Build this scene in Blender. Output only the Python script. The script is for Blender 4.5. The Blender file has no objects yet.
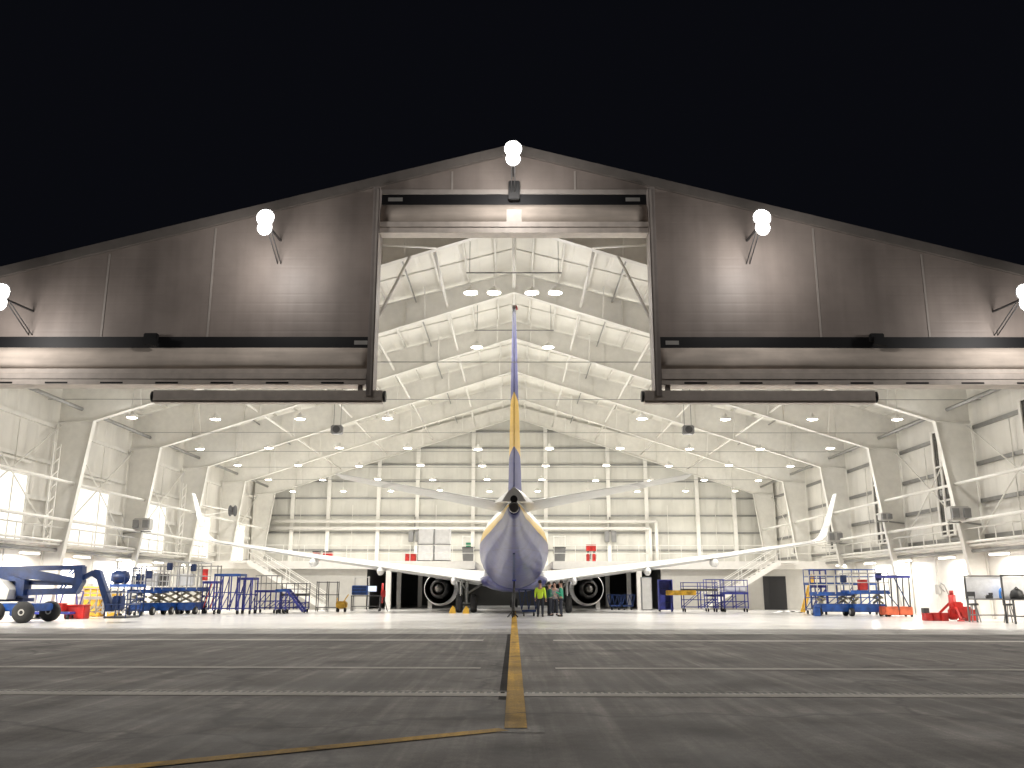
import bpy, bmesh, math, random
from mathutils import Vector, Matrix
random.seed(7)
S = bpy.context.scene
C = S.collection
R = math.radians
V = Vector
PI = math.pi

# ------------------------------------------------------------------ helpers
class MB:
    """collects shapes and links them as ONE mesh object"""
    def __init__(s): s.bm = bmesh.new()
    def _face(s, vs, m, sm=False):
        try:
            f = s.bm.faces.new(vs); f.material_index = m; f.smooth = sm
            return f
        except ValueError: return None
    def hexa(s, p, m=0):
        v = [s.bm.verts.new(q) for q in p]
        for f in ((3,2,1,0),(4,5,6,7),(0,1,5,4),(1,2,6,5),(2,3,7,6),(3,0,4,7)): s._face([v[i] for i in f], m)
        return s
    def box(s, x0, x1, y0, y1, z0, z1, m=0):
        return s.hexa([(x0,y0,z0),(x1,y0,z0),(x1,y1,z0),(x0,y1,z0),(x0,y0,z1),(x1,y0,z1),(x1,y1,z1),(x0,y1,z1)], m)
    def cbox(s, c, d, m=0, rz=0, bev=0):
        x, y, z = d[0]/2, d[1]/2, d[2]/2
        M = Matrix.Translation(c) @ Matrix.Rotation(rz, 4, 'Z')
        if bev:
            t = bmesh.new(); bmesh.ops.create_cube(t, size=1)
            for v in t.verts: v.co = V((v.co.x*d[0], v.co.y*d[1], v.co.z*d[2]))
            bmesh.ops.bevel(t, geom=t.edges[:], offset=bev, segments=2, affect='EDGES')
            mp = {v: s.bm.verts.new(M @ v.co) for v in t.verts}
            for f in t.faces: s._face([mp[v] for v in f.verts], m)
            t.free(); return s
        return s.hexa([M @ V(q) for q in ((-x,-y,-z),(x,-y,-z),(x,y,-z),(-x,y,-z),(-x,-y,z),(x,-y,z),(x,y,z),(-x,y,z))], m)
    def bar(s, p, q, w, h=None, m=0, up=(0,0,1)):
        p, q = V(p), V(q); h = h or w
        d = (q-p).normalized(); u = V(up)
        if abs(d.dot(u)) > .98: u = V((0,1,0))
        a = d.cross(u).normalized()*w/2; b = a.normalized().cross(d).normalized()*h/2
        return s.hexa([p-a-b, p+a-b, p+a+b, p-a+b, q-a-b, q+a-b, q+a+b, q-a+b], m)
    def tube(s, p, q, r, n=8, m=0, r2=None, cap=True):
        p, q = V(p), V(q); d = (q-p).normalized()
        u = V((0,0,1)) if abs(d.z) < .95 else V((1,0,0))
        a = d.cross(u).normalized(); b = d.cross(a)
        r2 = r if r2 is None else r2
        A = [s.bm.verts.new(p+(a*math.cos(t*2*PI/n)+b*math.sin(t*2*PI/n))*r) for t in range(n)]
        B = [s.bm.verts.new(q+(a*math.cos(t*2*PI/n)+b*math.sin(t*2*PI/n))*r2) for t in range(n)]
        for i in range(n): s._face([A[i], A[(i+1)%n], B[(i+1)%n], B[i]], m, n > 6)
        if cap: s._face(A[::-1], m); s._face(B, m)
        return s
    def path(s, pts, r, n=8, m=0):
        for a, b in zip(pts, pts[1:]): s.tube(a, b, r, n, m)
        return s
    def lathe(s, prof, c=(0,0,0), axis='Z', n=24, m=0, mats=None):
        rings = []
        for r, h in prof:
            ring = []
            for i in range(n):
                t = i*2*PI/n; u, w = r*math.cos(t), r*math.sin(t)
                p = {'Z':(u,w,h),'Y':(u,h,w),'X':(h,u,w)}[axis]
                ring.append(s.bm.verts.new(V(p)+V(c)))
            rings.append(ring)
        for k in range(len(rings)-1):
            mm = mats[k] if mats else m
            for i in range(n): s._face([rings[k][i], rings[k][(i+1)%n], rings[k+1][(i+1)%n], rings[k+1][i]], mm, True)
        if prof[0][0] > 1e-4: s._face(rings[0], mats[0] if mats else m)
        if prof[-1][0] > 1e-4: s._face(rings[-1], mats[-1] if mats else m)
        return s
    def loft(s, rings, m=0, closed=True, caps=True, sm=True, segm=None):
        rr = [[s.bm.verts.new(p) for p in r] for r in rings]; n = len(rr[0])
        for k in range(len(rr)-1):
            for i in range(n if closed else n-1):
                s._face([rr[k][i], rr[k][(i+1)%n], rr[k+1][(i+1)%n], rr[k+1][i]], segm[i] if segm else m, sm)
        if caps: s._face(rr[0], m); s._face(rr[-1][::-1], m)
        return s
    def prism(s, pts, y0, y1, m=0):
        """outline in XZ extruded from y0 to y1"""
        A = [s.bm.verts.new((x, y0, z)) for x, z in pts]; B = [s.bm.verts.new((x, y1, z)) for x, z in pts]
        s._face(A, m); s._face(B[::-1], m)
        for i in range(len(pts)): j = (i+1)%len(pts); s._face([A[i], A[j], B[j], B[i]], m)
        return s
    def build(s, name, mats, parent=None, world=False):
        bmesh.ops.remove_doubles(s.bm, verts=s.bm.verts[:], dist=1e-5)
        bmesh.ops.recalc_face_normals(s.bm, faces=s.bm.faces[:])
        me = bpy.data.meshes.new(name); s.bm.to_mesh(me); s.bm.free()
        for m in (mats if isinstance(mats, (list, tuple)) else [mats]): me.materials.append(m)
        o = bpy.data.objects.new(name, me); C.objects.link(o)
        if parent:
            o.parent = parent
            if world:
                t = parent
                off = V((0,0,0))
                while t: off += t.location if t.type == 'EMPTY' else V((0,0,0)); t = t.parent
                if parent.type == 'EMPTY': o.matrix_parent_inverse = Matrix.Translation(-off)
        return o

def thing(name, label, cat, loc=(0,0,0), rz=0, group=None):
    o = bpy.data.objects.new(name, None); C.objects.link(o); o.empty_display_size = .3
    o.location = loc; o.rotation_euler = (0,0,rz); o['label'] = label; o['category'] = cat
    if group: o['group'] = group
    return o
def tag(o, label, cat, group=None):
    o['label'] = label; o['category'] = cat
    if group: o['group'] = group
    return o
KIDS = {}
def copy_tree(o, parent=None):
    c = o.copy(); C.objects.link(c)
    if parent: c.parent = parent
    for ch in o.children: copy_tree(ch, c)
    return c
def dup(o, loc, label, rz=None):
    c = copy_tree(o); c.location = loc; c['label'] = label
    if rz is not None: c.rotation_euler = (0,0,rz)
    return c

# ------------------------------------------------------------------ materials
def mat(name, col, rough=.5, metal=0, var=.08, scale=3, bump=0, bscale=40, coat=0, emit=None, estr=0, stain=None):
    m = bpy.data.materials.new(name); m.use_nodes = True
    nt = m.node_tree; b = nt.nodes['Principled BSDF']
    b.inputs['Roughness'].default_value = rough; b.inputs['Metallic'].default_value = metal
    if coat: b.inputs['Coat Weight'].default_value = coat; b.inputs['Coat Roughness'].default_value = .15
    tc = nt.nodes.new('ShaderNodeTexCoord')
    nz = nt.nodes.new('ShaderNodeTexNoise'); nz.inputs['Scale'].default_value = scale; nz.inputs['Detail'].default_value = 5
    nt.links.new(tc.outputs['Object'], nz.inputs['Vector'])
    rp = nt.nodes.new('ShaderNodeValToRGB')
    lo = [max(0, c*(1-var)) for c in col]; hi = [min(1, c*(1+var)) for c in col]
    rp.color_ramp.elements[0].color = (*lo, 1); rp.color_ramp.elements[1].color = (*hi, 1)
    rp.color_ramp.elements[0].position = .3; rp.color_ramp.elements[1].position = .7
    nt.links.new(nz.outputs['Fac'], rp.inputs['Fac']); nt.links.new(rp.outputs['Color'], b.inputs['Base Color'])
    if bump:
        n2 = nt.nodes.new('ShaderNodeTexNoise'); n2.inputs['Scale'].default_value = bscale
        bp = nt.nodes.new('ShaderNodeBump'); bp.inputs['Strength'].default_value = bump; bp.inputs['Distance'].default_value = .02
        nt.links.new(tc.outputs['Object'], n2.inputs['Vector'])
        nt.links.new(n2.outputs['Fac'], bp.inputs['Height']); nt.links.new(bp.outputs['Normal'], b.inputs['Normal'])
    if emit: b.inputs['Emission Color'].default_value = (*emit, 1); b.inputs['Emission Strength'].default_value = estr
    return m

def ribbed(name, col, axis, period, rough=.5, depth=.02, var=.06):
    """painted profiled sheet: narrow ribs every period along an axis"""
    m = mat(name, col, rough, 0, var, .7); nt = m.node_tree; b = nt.nodes['Principled BSDF']
    g = nt.nodes.new('ShaderNodeNewGeometry'); sx = nt.nodes.new('ShaderNodeSeparateXYZ')
    nt.links.new(g.outputs['Position'], sx.inputs[0])
    d = nt.nodes.new('ShaderNodeMath'); d.operation = 'DIVIDE'; d.inputs[1].default_value = period
    nt.links.new(sx.outputs[axis], d.inputs[0])
    fr = nt.nodes.new('ShaderNodeMath'); fr.operation = 'PINGPONG'; fr.inputs[1].default_value = .5
    nt.links.new(d.outputs[0], fr.inputs[0])
    st = nt.nodes.new('ShaderNodeMapRange'); st.interpolation_type = 'SMOOTHSTEP'
    st.inputs['From Min'].default_value = .05; st.inputs['From Max'].default_value = .15
    nt.links.new(fr.outputs[0], st.inputs['Value'])
    bp = nt.nodes.new('ShaderNodeBump'); bp.inputs['Strength'].default_value = .6; bp.inputs['Distance'].default_value = depth
    nt.links.new(st.outputs[0], bp.inputs['Height']); nt.links.new(bp.outputs[0], b.inputs['Normal'])
    return m

WHITE = mat('white paint', (.78,.76,.72), .45, var=.04)
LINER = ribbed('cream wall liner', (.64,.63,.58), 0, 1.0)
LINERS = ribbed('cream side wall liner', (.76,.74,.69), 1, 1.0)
ROOFL = ribbed('cream roof liner', (.80,.785,.73), 0, .9, .5)
STEEL = mat('cream painted steel', (.76,.745,.70), .5, var=.05)
STEELB = mat('white painted steel', (.79,.775,.73), .45, var=.04)
GREYST = mat('grey galvanised steel', (.30,.30,.29), .45, .6, var=.1)
CLAD = ribbed('taupe cladding', (.31,.265,.24), 2, .35, .5, .003, .14)
def dirt(m, stretch, lo):
    nt = m.node_tree; b = nt.nodes['Principled BSDF']; L = nt.links; base = b.inputs['Base Color'].links[0].from_socket
    g = nt.nodes.new('ShaderNodeNewGeometry'); mp = nt.nodes.new('ShaderNodeMapping'); mp.inputs['Scale'].default_value = stretch
    n = nt.nodes.new('ShaderNodeTexNoise'); n.inputs['Scale'].default_value = 1; n.inputs['Detail'].default_value = 6
    L.new(g.outputs['Position'], mp.inputs['Vector']); L.new(mp.outputs[0], n.inputs['Vector'])
    mr = nt.nodes.new('ShaderNodeMapRange'); mr.inputs['From Min'].default_value = .35; mr.inputs['From Max'].default_value = .6; mr.inputs['To Min'].default_value = lo
    L.new(n.outputs['Fac'], mr.inputs['Value'])
    cb = nt.nodes.new('ShaderNodeCombineColor')
    for i in range(3): L.new(mr.outputs[0], cb.inputs[i])
    mx = nt.nodes.new('ShaderNodeMix'); mx.data_type = 'RGBA'; mx.blend_type = 'MULTIPLY'; mx.inputs[0].default_value = 1
    L.new(base, mx.inputs[6]); L.new(cb.outputs[0], mx.inputs[7]); L.new(mx.outputs[2], b.inputs['Base Color'])
dirt(CLAD, (1.6,1,.12), .86)
TRIM = mat('taupe trim', (.42,.38,.35), .5)
VERGE = mat('dark verge trim', (.20,.18,.165), .5)
HOOD = mat('black hood', (.006,.006,.008), .6)
FABRIC = mat('taupe door fabric', (.62,.54,.47), .75, var=.12, scale=1.2, bump=.3, bscale=3)
DBEAM = mat('taupe bottom beam', (.68,.61,.55), .5, var=.1)
DRAIL = mat('grey guide rail', (.34,.30,.28), .5)
BLACK = mat('black', (.012,.012,.013), .5)
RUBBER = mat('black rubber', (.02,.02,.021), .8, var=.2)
BAYSHADE = mat('painted bay shade', (.045,.045,.043), .8)  # dark colour painted in for the unlit space under the mezzanine
PLASTER = mat('grey plaster', (.50,.485,.45), .7, var=.04)
GLASSD = mat('dark night glass', (.05,.048,.045), .12)
PANEW = mat('white panel added glow', (.84,.83,.80), .5, emit=(1,.97,.92), estr=.55)  # glow added to the panels to make the left wall brighter
BLUE = mat('blue machine paint', (.012,.075,.32), .4, var=.2)
NAVY = mat('navy machine paint', (.008,.03,.12), .4, var=.2)
DBLUE = mat('ink blue frame paint', (.03,.04,.27), .45, var=.2)
RED = mat('red paint', (.55,.025,.02), .4, var=.15)
ORNG = mat('orange paint', (.65,.13,.05), .45, var=.15)
YEL = mat('yellow paint', (.62,.36,.03), .45, var=.15)
LGREY = mat('light grey paint', (.45,.44,.42), .5, var=.08)
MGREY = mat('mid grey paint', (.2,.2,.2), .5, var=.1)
ALU = mat('aluminium', (.55,.55,.54), .35, .8, var=.08)
SCIS = mat('worn scissor arms', (.33,.30,.22), .5, .2, var=.25)
DKGREY = mat('dark grey', (.06,.06,.062), .5)
SCREEN = mat('lit screen', (.1,.1,.1), .3, emit=(.75,.85,1), estr=1.1)
GREENP = mat('green plastic', (.05,.3,.16), .5)
PLASTW = mat('white plastic sheet', (.75,.75,.76), .4, bump=.5, bscale=6)
BLUEB = mat('blue bottle plastic', (.05,.25,.75), .25)
# aircraft
ACW = mat('aircraft white', (.74,.74,.73), .28, coat=.3, var=.03)
ACG = mat('aircraft wing grey', (.62,.62,.60), .35, coat=.2, var=.05)
ACB = mat('aircraft navy', (.03,.036,.15), .34, coat=.2, var=.25, scale=1.6, bump=.5, bscale=1.3)
FINB = mat('fin navy', (.06,.065,.20), .6, var=.15)
FINY = mat('fin yellow', (.62,.38,.04), .55, var=.08)
ACY = mat('aircraft yellow', (.65,.42,.05), .35, coat=.3, var=.05)
TITAN = mat('bare exhaust metal', (.30,.29,.28), .35, .9, var=.15)
SOOT = mat('sooty duct', (.012,.012,.012), .6)
dirt(LINER, (.9,1,.1), .9); dirt(LINERS, (1,.9,.1), .9); dirt(STEEL, (.5,.5,.5), .9); dirt(FABRIC, (.35,1,3), .8)
for m in (BLUE, NAVY, DBLUE, RED, ORNG, YEL): dirt(m, (3,3,3), .6)
def seams(m, px=None):
    nt = m.node_tree; b = nt.nodes['Principled BSDF']; L = nt.links
    base = b.inputs['Base Color'].links[0].from_socket
    tc = nt.nodes.new('ShaderNodeTexCoord'); sx = nt.nodes.new('ShaderNodeSeparateXYZ'); L.new(tc.outputs['Object'], sx.inputs[0])
    outs = []
    for ax, per, wd in ((1, 1.15, .02), (2, .8, .02)):
        d = nt.nodes.new('ShaderNodeMath'); d.operation = 'PINGPONG'; d.inputs[1].default_value = per/2; L.new(sx.outputs[ax], d.inputs[0])
        c = nt.nodes.new('ShaderNodeMath'); c.operation = 'GREATER_THAN'; c.inputs[1].default_value = wd; L.new(d.outputs[0], c.inputs[0]); outs.append(c.outputs[0])
    mn = nt.nodes.new('ShaderNodeMath'); mn.operation = 'MULTIPLY'; L.new(outs[0], mn.inputs[0]); L.new(outs[1], mn.inputs[1])
    mr = nt.nodes.new('ShaderNodeMapRange'); mr.inputs['To Min'].default_value = .72; L.new(mn.outputs[0], mr.inputs['Value'])
    cb = nt.nodes.new('ShaderNodeCombineColor')
    for i in range(3): L.new(mr.outputs[0], cb.inputs[i])
    mx = nt.nodes.new('ShaderNodeMix'); mx.data_type = 'RGBA'; mx.blend_type = 'MULTIPLY'; mx.inputs[0].default_value = 1
    L.new(base, mx.inputs[6]); L.new(cb.outputs[0], mx.inputs[7]); L.new(mx.outputs[2], b.inputs['Base Color'])
for m in (ACB, ACW, ACG): seams(m)
# people
SKIN = mat('skin', (.42,.25,.18), .6)
HIVIS = mat('hi-vis yellow', (.55,.75,.04), .7)
TEAL = mat('green jacket', (.03,.28,.17), .75)
DGREEN = mat('dark green jacket', (.03,.13,.09), .75)
GREYJ = mat('grey jacket', (.22,.22,.23), .75)
TROUS = mat('dark navy trousers', (.015,.018,.03), .8)
HAIR = mat('dark hair', (.02,.015,.01), .8)
# lamps
LAMP = mat('lit lamp glass', (.9,.9,.88), .4, emit=(1,.93,.80), estr=22)
FLOOD = mat('lit floodlight glass', (.9,.9,.9), .4, emit=(1,.96,.9), estr=45)
BATTEN = mat('lit batten tube', (.9,.9,.9), .4, emit=(1,.95,.85), estr=7)

def concrete(name, col, rough, var=.25, spec=.3, streak=True):
    m = mat(name, col, rough, 0, .06, .25); m.node_tree.nodes['Principled BSDF'].inputs['Specular IOR Level'].default_value = spec; nt = m.node_tree; b = nt.nodes['Principled BSDF']; L = nt.links
    base = b.inputs['Base Color'].links[0].from_socket
    g = nt.nodes.new('ShaderNodeNewGeometry')
    def noise(scale, detail=6, stretch=None, rz=0):
        n = nt.nodes.new('ShaderNodeTexNoise'); n.inputs['Scale'].default_value = scale; n.inputs['Detail'].default_value = detail
        if stretch:
            mp = nt.nodes.new('ShaderNodeMapping'); mp.inputs['Scale'].default_value = stretch; mp.inputs['Rotation'].default_value = (0,0,rz)
            L.new(g.outputs['Position'], mp.inputs['Vector']); L.new(mp.outputs[0], n.inputs['Vector'])
        else: L.new(g.outputs['Position'], n.inputs['Vector'])
        return n.outputs['Fac']
    def mul(colsock, fac, lo, hi, f0=.3, f1=.7):
        mr = nt.nodes.new('ShaderNodeMapRange'); mr.inputs['From Min'].default_value = f0; mr.inputs['From Max'].default_value = f1
        mr.inputs['To Min'].default_value = lo; mr.inputs['To Max'].default_value = hi; L.new(fac, mr.inputs['Value'])
        mx = nt.nodes.new('ShaderNodeMix'); mx.data_type = 'RGBA'; mx.blend_type = 'MULTIPLY'; mx.inputs[0].default_value = 1
        cb = nt.nodes.new('ShaderNodeCombineColor')
        for i in range(3): L.new(mr.outputs[0], cb.inputs[i])
        L.new(colsock, mx.inputs[6]); L.new(cb.outputs[0], mx.inputs[7]); return mx.outputs[2]
    if streak: var *= 1.45
    c = mul(base, noise(.5), 1-var, 1+var*.6)
    c = mul(c, noise(9, 8), 1-var*.6, 1+var*.4)
    if streak:
        c = mul(c, noise(1.2, 5, (1,.05,1), .05), 1-var, 1+var*.5)
        c = mul(c, noise(1.0, 4, (.08,1.4,1), .03), 1-var*.8, 1+var*.4)
        c = mul(c, noise(6.0, 3, (1,.04,1), -.5), 1-var*.8, 1+var*.4, .48, .68)
    if streak:
        c = mul(c, noise(45, 3), .75, 1.25)
        c = mul(c, noise(2.5, 4, (1,.03,1), .22), 1-var*.6, 1+var*.35, .5, .72)
    if streak:
        vo = nt.nodes.new('ShaderNodeTexVoronoi'); vo.feature = 'DISTANCE_TO_EDGE'; vo.inputs['Scale'].default_value = .16
        wv = nt.nodes.new('ShaderNodeTexNoise'); wv.inputs['Scale'].default_value = 1.5; wv.inputs['Detail'].default_value = 6
        L.new(g.outputs['Position'], wv.inputs['Vector'])
        ad = nt.nodes.new('ShaderNodeMix'); ad.data_type = 'RGBA'; ad.blend_type = 'LINEAR_LIGHT'; ad.inputs[0].default_value = .6
        L.new(g.outputs['Position'], ad.inputs[6]); L.new(wv.outputs['Color'], ad.inputs[7]); L.new(ad.outputs[2], vo.inputs['Vector'])
        c = mul(c, vo.outputs['Distance'], .45, 1.0, .002, .016)
        c = mul(c, noise(.8, 3), .62, 1.0, .30, .42)
    L.new(c, b.inputs['Base Color'])
    r = nt.nodes.new('ShaderNodeMapRange'); r.inputs['To Min'].default_value = rough*.75; r.inputs['To Max'].default_value = min(1, rough*1.25)
    L.new(noise(.9), r.inputs['Value']); L.new(r.outputs[0], b.inputs['Roughness'])
    bp = nt.nodes.new('ShaderNodeBump'); bp.inputs['Strength'].default_value = .25; bp.inputs['Distance'].default_value = .006
    L.new(noise(60, 6), bp.inputs['Height']); L.new(bp.outputs[0], b.inputs['Normal'])
    return m
APRON = concrete('apron concrete', (.200,.182,.170), .75, .28)
EPOXY = concrete('pale epoxy floor', (.67,.655,.635), .2, .06, .5, streak=False)
LINEY = concrete('worn yellow paint', (.70,.40,.03), .85, .22)
LINEK = concrete('black line border', (.06,.055,.052), 1, .3, .05)
JOINT = concrete('pale joint sealant', (.43,.41,.385), .9, .22, .1, streak=False)
DRAINC = concrete('drain surround concrete', (.44,.42,.39), .85, .35)
LIGHTFADE = concrete('painted light fade', (.34,.32,.30), .45, .2)  # mid-tone colour standing in for light fading across the door line
CONC2 = concrete('drain concrete', (.22,.205,.19), .7, .25)

# ------------------------------------------------------------------ camera
HCAM, PITCH, F = 1.4, math.atan(205/890), 890
cam = bpy.data.cameras.new('camera'); co = bpy.data.objects.new('camera', cam); C.objects.link(co)
cam.sensor_width = 36; cam.lens = 36*F/1024; cam.clip_end = 3000; cam.clip_start = .05
co.matrix_world = Matrix.Translation((0,0,HCAM)) @ Matrix.Rotation(R(.13), 4, 'Z') @ Matrix.Rotation(PI/2+PITCH, 4, 'X') @ Matrix.Rotation(R(.06), 4, 'Z')
S.camera = co
cp, sp = math.cos(PITCH), math.sin(PITCH)
def gx(px, D, z=0): return (px-514)/F*(D*cp+(z-HCAM)*sp)
def gz(py, D):
    y = (384-py)/F; return HCAM + D*(y*cp+sp)/(cp-y*sp)
def gd(py):
    y = (384-py)/F; return -HCAM*(cp-y*sp)/(y*cp+sp)

# ------------------------------------------------------------------ world: night sky
w = bpy.data.worlds.new('World'); S.world = w; w.use_nodes = True
nt = w.node_tree; bg = nt.nodes['Background']
bg.inputs[0].default_value = (.55,.6,.9,1); bg.inputs[1].default_value = .0045

# ------------------------------------------------------------------ ground
DP = 31.0      # door plane
DB = 79.0      # back wall
XW = 22.8      # side walls
def struct(name, mb, m):
    o = mb.build(name, m); o['kind'] = 'structure'; return o
struct('apron', MB().hexa([(-600,-300,-.3),(600,-300,-.3),(600,900,-.3),(-600,900,-.3),(-600,-300,0),(600,-300,0),(600,900,0),(-600,900,0)]), APRON)
struct('hangar_floor', MB().box(-XW, XW, DP+.2, DB, -.1, .006), EPOXY)
def strip(name, p, q, wd, m, z=.006):
    p, q = V((*p,0)), V((*q,0)); a = V((-(q-p).y, (q-p).x, 0)).normalized()*wd/2
    b = MB(); n = 40
    def face(k):
        t = k/n; c = p.lerp(q, t); return [c-a, c+a]
    for k in range(n):
        l0, r0 = face(k); l1, r1 = face(k+1)
        b._face([b.bm.verts.new((q.x,q.y,z)) for q in (l0,r0,r1,l1)], 0)
    return struct(name, b, m)
strip('centre_line_border', (-.07,gd(700)), (-.07,31.1), .26, LINEK, .004)
strip('centre_line', (.02,gd(729)), (.02,60), .235, LINEY, .011)
ta = V((-.1, gd(730), 0)); tb_ = V((gx(150, gd(766)), gd(766), 0)); tq = ta+(tb_-ta)*3
strip('turning_line', (ta.x,ta.y), (tq.x,tq.y), .2, LINEY, .008)
strip('line_end_patch', (.06,gd(733)), (.06,gd(726)), .5, CONC2, .0052)
# expansion joints across the apron
for (d, xr, xl, wd) in ((gd(640.5), 1.1, -.85, .42), (gd(668.5), .75, -.6, .22), (gd(652), 3, -2.5, .02)):
    if wd > .03:
        strip('apron_joint', (xl, d+.02), (-60, d+1.2), wd*1.5, JOINT, .007)
        strip('apron_joint', (xr, d-.02), (60, d-1.4), wd*1.5, JOINT, .007)
for x in (-13.5, 13.5): strip('apron_seam', (x, -5), (x, DP), .012, LINEK, .005)
strip('tyre_mark', (-1.8, 30.5), (-5.5, 15), .2, CONC2, .0045)
strip('light_fade_strip', (0, 29.2), (0, 33.0), 45, LIGHTFADE, .0095)
# drain channel
dd = gd(693)
b = MB(); b.box(-60,60,-.42,-.09,-.01,.006,0); b.box(-60,60,.09,.24,-.01,.006,2)
b.box(-60,60,-.09,.09,-.01,.003,1)
x = -12.0
while x < 12: b.box(x, x+.035, -.09, .09, .003, .005); x += .095
o = struct('drain_channel', b, [JOINT, BLACK, DRAINC]); o.location = (0,dd,0); o.rotation_euler = (0,0,R(-1.0))

# ------------------------------------------------------------------ hangar
H0 = 17.75; SL = .262                         # outer ridge height and roof pitch
def zr(x): return H0 - SL*abs(x)              # outer roof
ZHU, XHU, ZRU = 9.5, 20.8, 16.2               # haunch corner, ridge underside
hg = thing('hangar', 'large steel aircraft hangar with raised taupe doors and lit cream interior', 'hangar', (0,DP,0))
def part(name, mb, m, parent=None): return mb.build(name, m, parent or hg, True)
FR = [34.8, 43.4, 51.9, 60.3, 68.9, 77.6]
for s in (-1, 1):
    # outer wall with liner, its rails
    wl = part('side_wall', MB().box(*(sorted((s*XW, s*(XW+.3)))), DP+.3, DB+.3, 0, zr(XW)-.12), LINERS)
    b = MB()
    for z in (3.9, 5.6, 7.4, 9.2, 10.6): b.box(*sorted((s*(XW-.004), s*(XW-.16))), DP+.5, DB-.1, z-.09, z+.09)
    part('wall_rail', b, STEEL if s < 0 else GREYST, wl)
    # roof slope with liner
    A = (0, H0), (s*(XW+.7), zr(XW+.7)), (s*(XW+.7), zr(XW+.7)-.25), (0, H0-.25)
    part('roof_slope', MB().prism(A, DP+.05, DB+.5), ROOFL)
    part('roof_edge', MB().prism(A, DP-.15, DP+.047), VERGE)
    # purlins
    for k in range(16):
        x = .9 + k*1.42
        part('purlin', MB().bar((s*x, DP+.4, zr(x)-.36), (s*x, DB, zr(x)-.36), .09, .2), STEEL)
    # rooflights
    for i, f in enumerate(FR[:5]):
        for (xa, xb) in ((3.0, 5.2), (5.5, 9.5)):
            za, zb = zr(xa)-.262, zr(xb)-.262
            part('rooflight', MB().hexa([(s*xa,f+2.6,za-.02),(s*xb,f+2.6,zb-.02),(s*xb,f+3.3,zb-.02),(s*xa,f+3.3,za-.02),
                 (s*xa,f+2.6,za),(s*xb,f+2.6,zb),(s*xb,f+3.3,zb),(s*xa,f+3.3,za)]), MGREY if i < 3 else STEEL)
    for i in range(5):
        for t in (.34, .67):
            y = FR[i]+(FR[i+1]-FR[i])*t
            part('roof_joint', MB().bar((s*.1, y, zr(.1)-.29), (s*(XW-.1), y, zr(XW-.1)-.29), .07, .05), STEEL)
    # longitudinal struts
    for x in (3.4, 7.2, 11.2, 15.2):
        zu = ZRU + (ZHU-ZRU)*x/XHU
        part('roof_strut', MB().tube((s*x, FR[0], zu+.35), (s*x, FR[-1], zu+.35), .07), STEELB)
    part('eaves_strut', MB().tube((s*21.5, FR[0]-3, ZHU+.6), (s*21.5, FR[-1], ZHU+.6), .10), GREYST)
    # horizontal wall tubes and bracing between columns
    for i in range(5):
        f, g = FR[i], FR[i+1]
        for z in (6.4, 4.6):
            part('wall_strut', MB().tube((s*21.5, f, z), (s*21.5, g, z), .075), STEELB)
        if i in (0, 1, 4) or s < 0 and i == 2:
            part('wall_brace', MB().tube((s*22.3, f+.3, 3.8), (s*22.3, g-.3, 9.2), .035), STEELB)
            part('wall_brace', MB().tube((s*22.2, f+.3, 9.2), (s*22.2, g-.3, 3.8), .035), STEELB)
    # portal strut fly-braced strips
def ishape(b, top, bot, y, tw=.018, fw=.32, ft=.03):
    """web between two polylines (lists of (x,z)) plus two flanges, in plane y"""
    for k in range(len(top)-1):
        (x0,z0),(x1,z1) = top[k], top[k+1]; (u0,w0),(u1,w1) = bot[k], bot[k+1]
        b.hexa([(u0,y-tw,w0),(u1,y-tw,w1),(u1,y+tw,w1),(u0,y+tw,w0),(x0,y-tw,z0),(x1,y-tw,z1),(x1,y+tw,z1),(x0,y+tw,z0)])
        for (p,q) in (((x0,z0),(x1,z1)), ((u0,w0),(u1,w1))):
            b.bar((p[0],y,p[1]), (q[0],y,q[1]), fw, ft, 0, up=(0,1,0)) if False else b.bar((p[0],y,p[1]), (q[0],y,q[1]), ft, fw, 0, up=(0,1,0))
for f in FR:
    pf = bpy.data.objects.new('portal_frame', None); C.objects.link(pf); pf.parent = hg; pf.location = (0, f-DP, 0)
    for s in (-1, 1):
        b = MB(); ishape(b, [(s*.0, H0-.5), (s*XHU, zr(XHU)-.5)], [(0, ZRU), (s*XHU, ZHU)], 0)
        for x in (2.2, 5.5, 9, 12.5, 16, 19):     # web stiffeners
            zb = ZRU+(ZHU-ZRU)*x/XHU
            b.box(*sorted((s*x-.012, s*x+.012)), -.15, .15, zb+.02, zr(x)-.52)
        ra = b.build('rafter', STEEL, pf)
        for x in (1.0, 4.5, 8.0, 11.5, 15.0, 18.5):
            zb = ZRU+(ZHU-ZRU)*x/XHU
            for dy in (-1,1): MB().bar((s*x, dy*.12, zb+.05), (s*x, dy*1.0, zr(x)-.4), .05, .05).build('fly_brace', STEEL, ra)
        b = MB(); ishape(b, [(s*XHU, zr(XHU)-.5), (s*(XW-.25), zr(XW)-.55)], [(s*XHU, ZHU), (s*(XW-.25), ZHU-.1)], 0)
        ishape(b, [(s*(XW-.25), ZHU-.1), (s*(XW-.25), 0)], [(s*XHU, ZHU), (s*22.0, 0)], 0)
        b.box(*sorted((s*XHU, s*(XW-.25))), -.15, .15, ZHU-.03, ZHU+.0)
        b.box(*sorted((s*21.9, s*(XW-.1))), -.3, .3, 0, .05)
        b.build('column', STEELB if False else STEEL, pf)

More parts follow.
